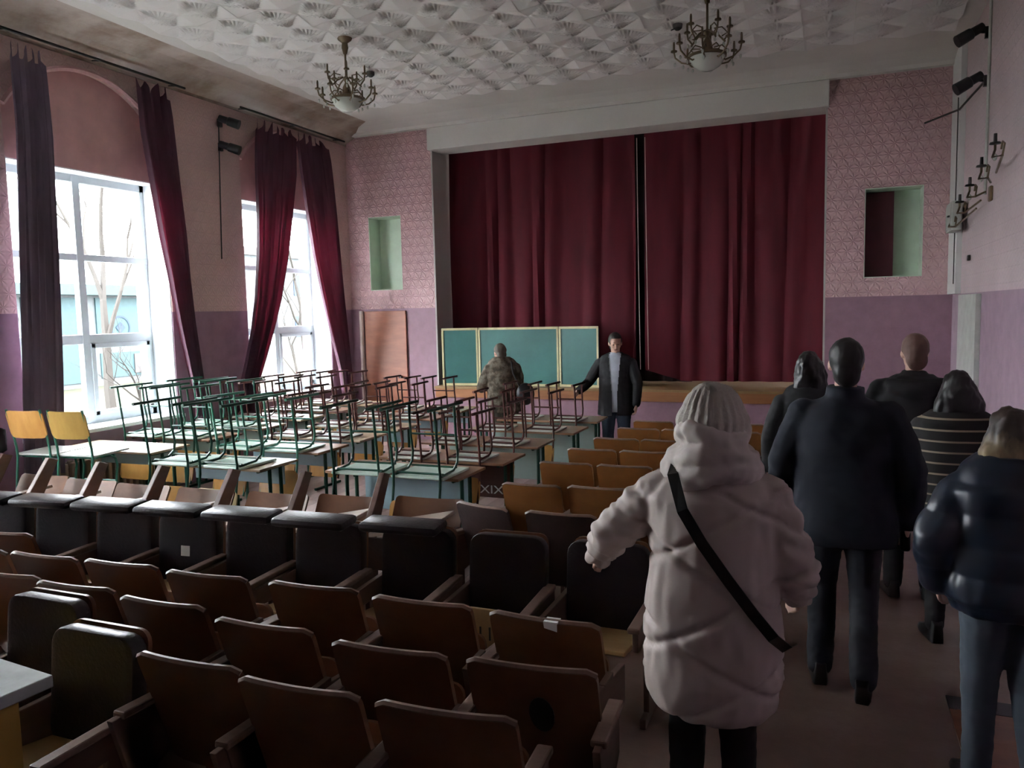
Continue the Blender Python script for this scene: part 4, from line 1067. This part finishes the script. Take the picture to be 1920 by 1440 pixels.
trousers(t, J, cm('grey_blue_denim', (.05, .065, .085), .8), (.10, .085, .068, .060, .055)); shoes(t, J, leather)
MB().box(.20, .24, -.20, -.14, .60, .63).build('keyring', cm('turquoise_plastic', (.10, .5, .45), .4), t, False, .005)

# 7. man in the dark suit by the chalkboard, facing the camera ---------------------------
t = thing('person', 'person in an open dark suit and pale shirt, facing the hall', 'person', (-2.36, 9.15, 0), pi+.12)
J, s = joints(1.72, [((-.27, .05, 1.14), (-.26, .12, .90)), ((.33, .02, 1.15), (.42, .18, 1.06))], stand)
b, R, k = body(t, J, s, .25, -.2)
hair(t, R, k, dkh)
coat(t, J, [(0, 0, .78, .19, .125), (0, 0, 1.0, .185, .125), (0, 0, 1.2, .18, .12), (0, 0, 1.36, .19, .12), (0, 0, 1.44, .13, .095), (0, 0, 1.475, .065, .065)], [.06, .055, .05, .046, .042], cm('pale_blue_shirt', (.42, .45, .52), .7), 'shirt', wrinkle(.004))
sj = coat(t, J, [(0, -.012, .74, .225, .15), (0, -.012, 1.0, .205, .145), (0, -.012, 1.2, .20, .14), (0, -.012, 1.36, .215, .14), (0, -.01, 1.445, .17, .105), (0, -.01, 1.48, .085, .08)], [.074, .068, .060, .055, .051], cm('black_suit_cloth', (.006, .006, .008), .75), 'suit_jacket', wrinkle(.005), .007)
bm = bmesh.new(); bm.from_mesh(sj.data)      # open front
bmesh.ops.delete(bm, geom=[v for v in bm.verts if v.co.y > .06 and abs(v.co.x) < .028+.04*max(0, (v.co.z-1.0))/.45], context='VERTS'); bm.to_mesh(sj.data); bm.free()
trousers(t, J, cm('mid_blue_denim', (.035, .055, .085), .8)); shoes(t, J, leather)

# 8. person in the camouflage jacket filming -------------------------------------------
t = thing('person', 'person in a brown-green jacket holding a camera before the chalkboard', 'person', (-3.80, 9.15, 0), .75)
J, s = joints(1.62, [((-.29, .12, 1.13), (-.10, .30, 1.20)), ((.28, .14, 1.12), (.08, .33, 1.20))], stand, lean=.08, stoop=.05)
b, R, k = body(t, J, s, .1, -.2)
hair(t, R, k, cm('grey_brown_hair', (.10, .085, .065), .6))
n = NT('camouflage_cloth'); f = n.noise(n.coord('Object', (9, 9, 9)), 1.6, 3)
PM['camo'] = n.done(n.ramp(f, [(.40, (.055, .045, .030)), (.5, (.12, .095, .065)), (.6, (.20, .18, .14))]), .85)
coat(t, J, [(0, 0, .74, .225, .17), (0, 0, .9, .225, .17), (0, .01, 1.1, .215, .16), (0, .05, 1.28, .225, .155), (0, .07, 1.38, .17, .12), (0, .08, 1.43, .10, .09)], [.082, .076, .07, .064, .058], PM['camo'], 'jacket', wrinkle(.008))
trousers(t, J, PM['camo'] if False else cm('olive_trouser_cloth', (.07, .062, .045), .85)); shoes(t, J, leather)
c = thing('camera', 'black camera held up by the person before the chalkboard', 'camera', (-3.80-.22, 9.15+.25, 1.13), .75)
MB().box(-.065, .065, -.035, .035, -.045, .045).build('camera_body', M['black'], c, False, .008)
MB().lathe([(.04, 0), (.042, .06), (.036, .10)], seg=14).build('lens', M['black'], c, True).rotation_euler = (-pi/2, 0, 0)
c = thing('shoulder_bag', 'black bag hanging at the back of the person with the camera', 'bag', (-3.47, 9.02, .98), .75)
MB().ball((0, 0, 0), .12, .075, .14, 14, 10).build('bag_body', M['black'], c, True)
MB().tube([(-.08, .0, .10), (-.12, .10, .26), (-.10, .2, .40)], .012, 6).build('strap', M['black'], c, True)
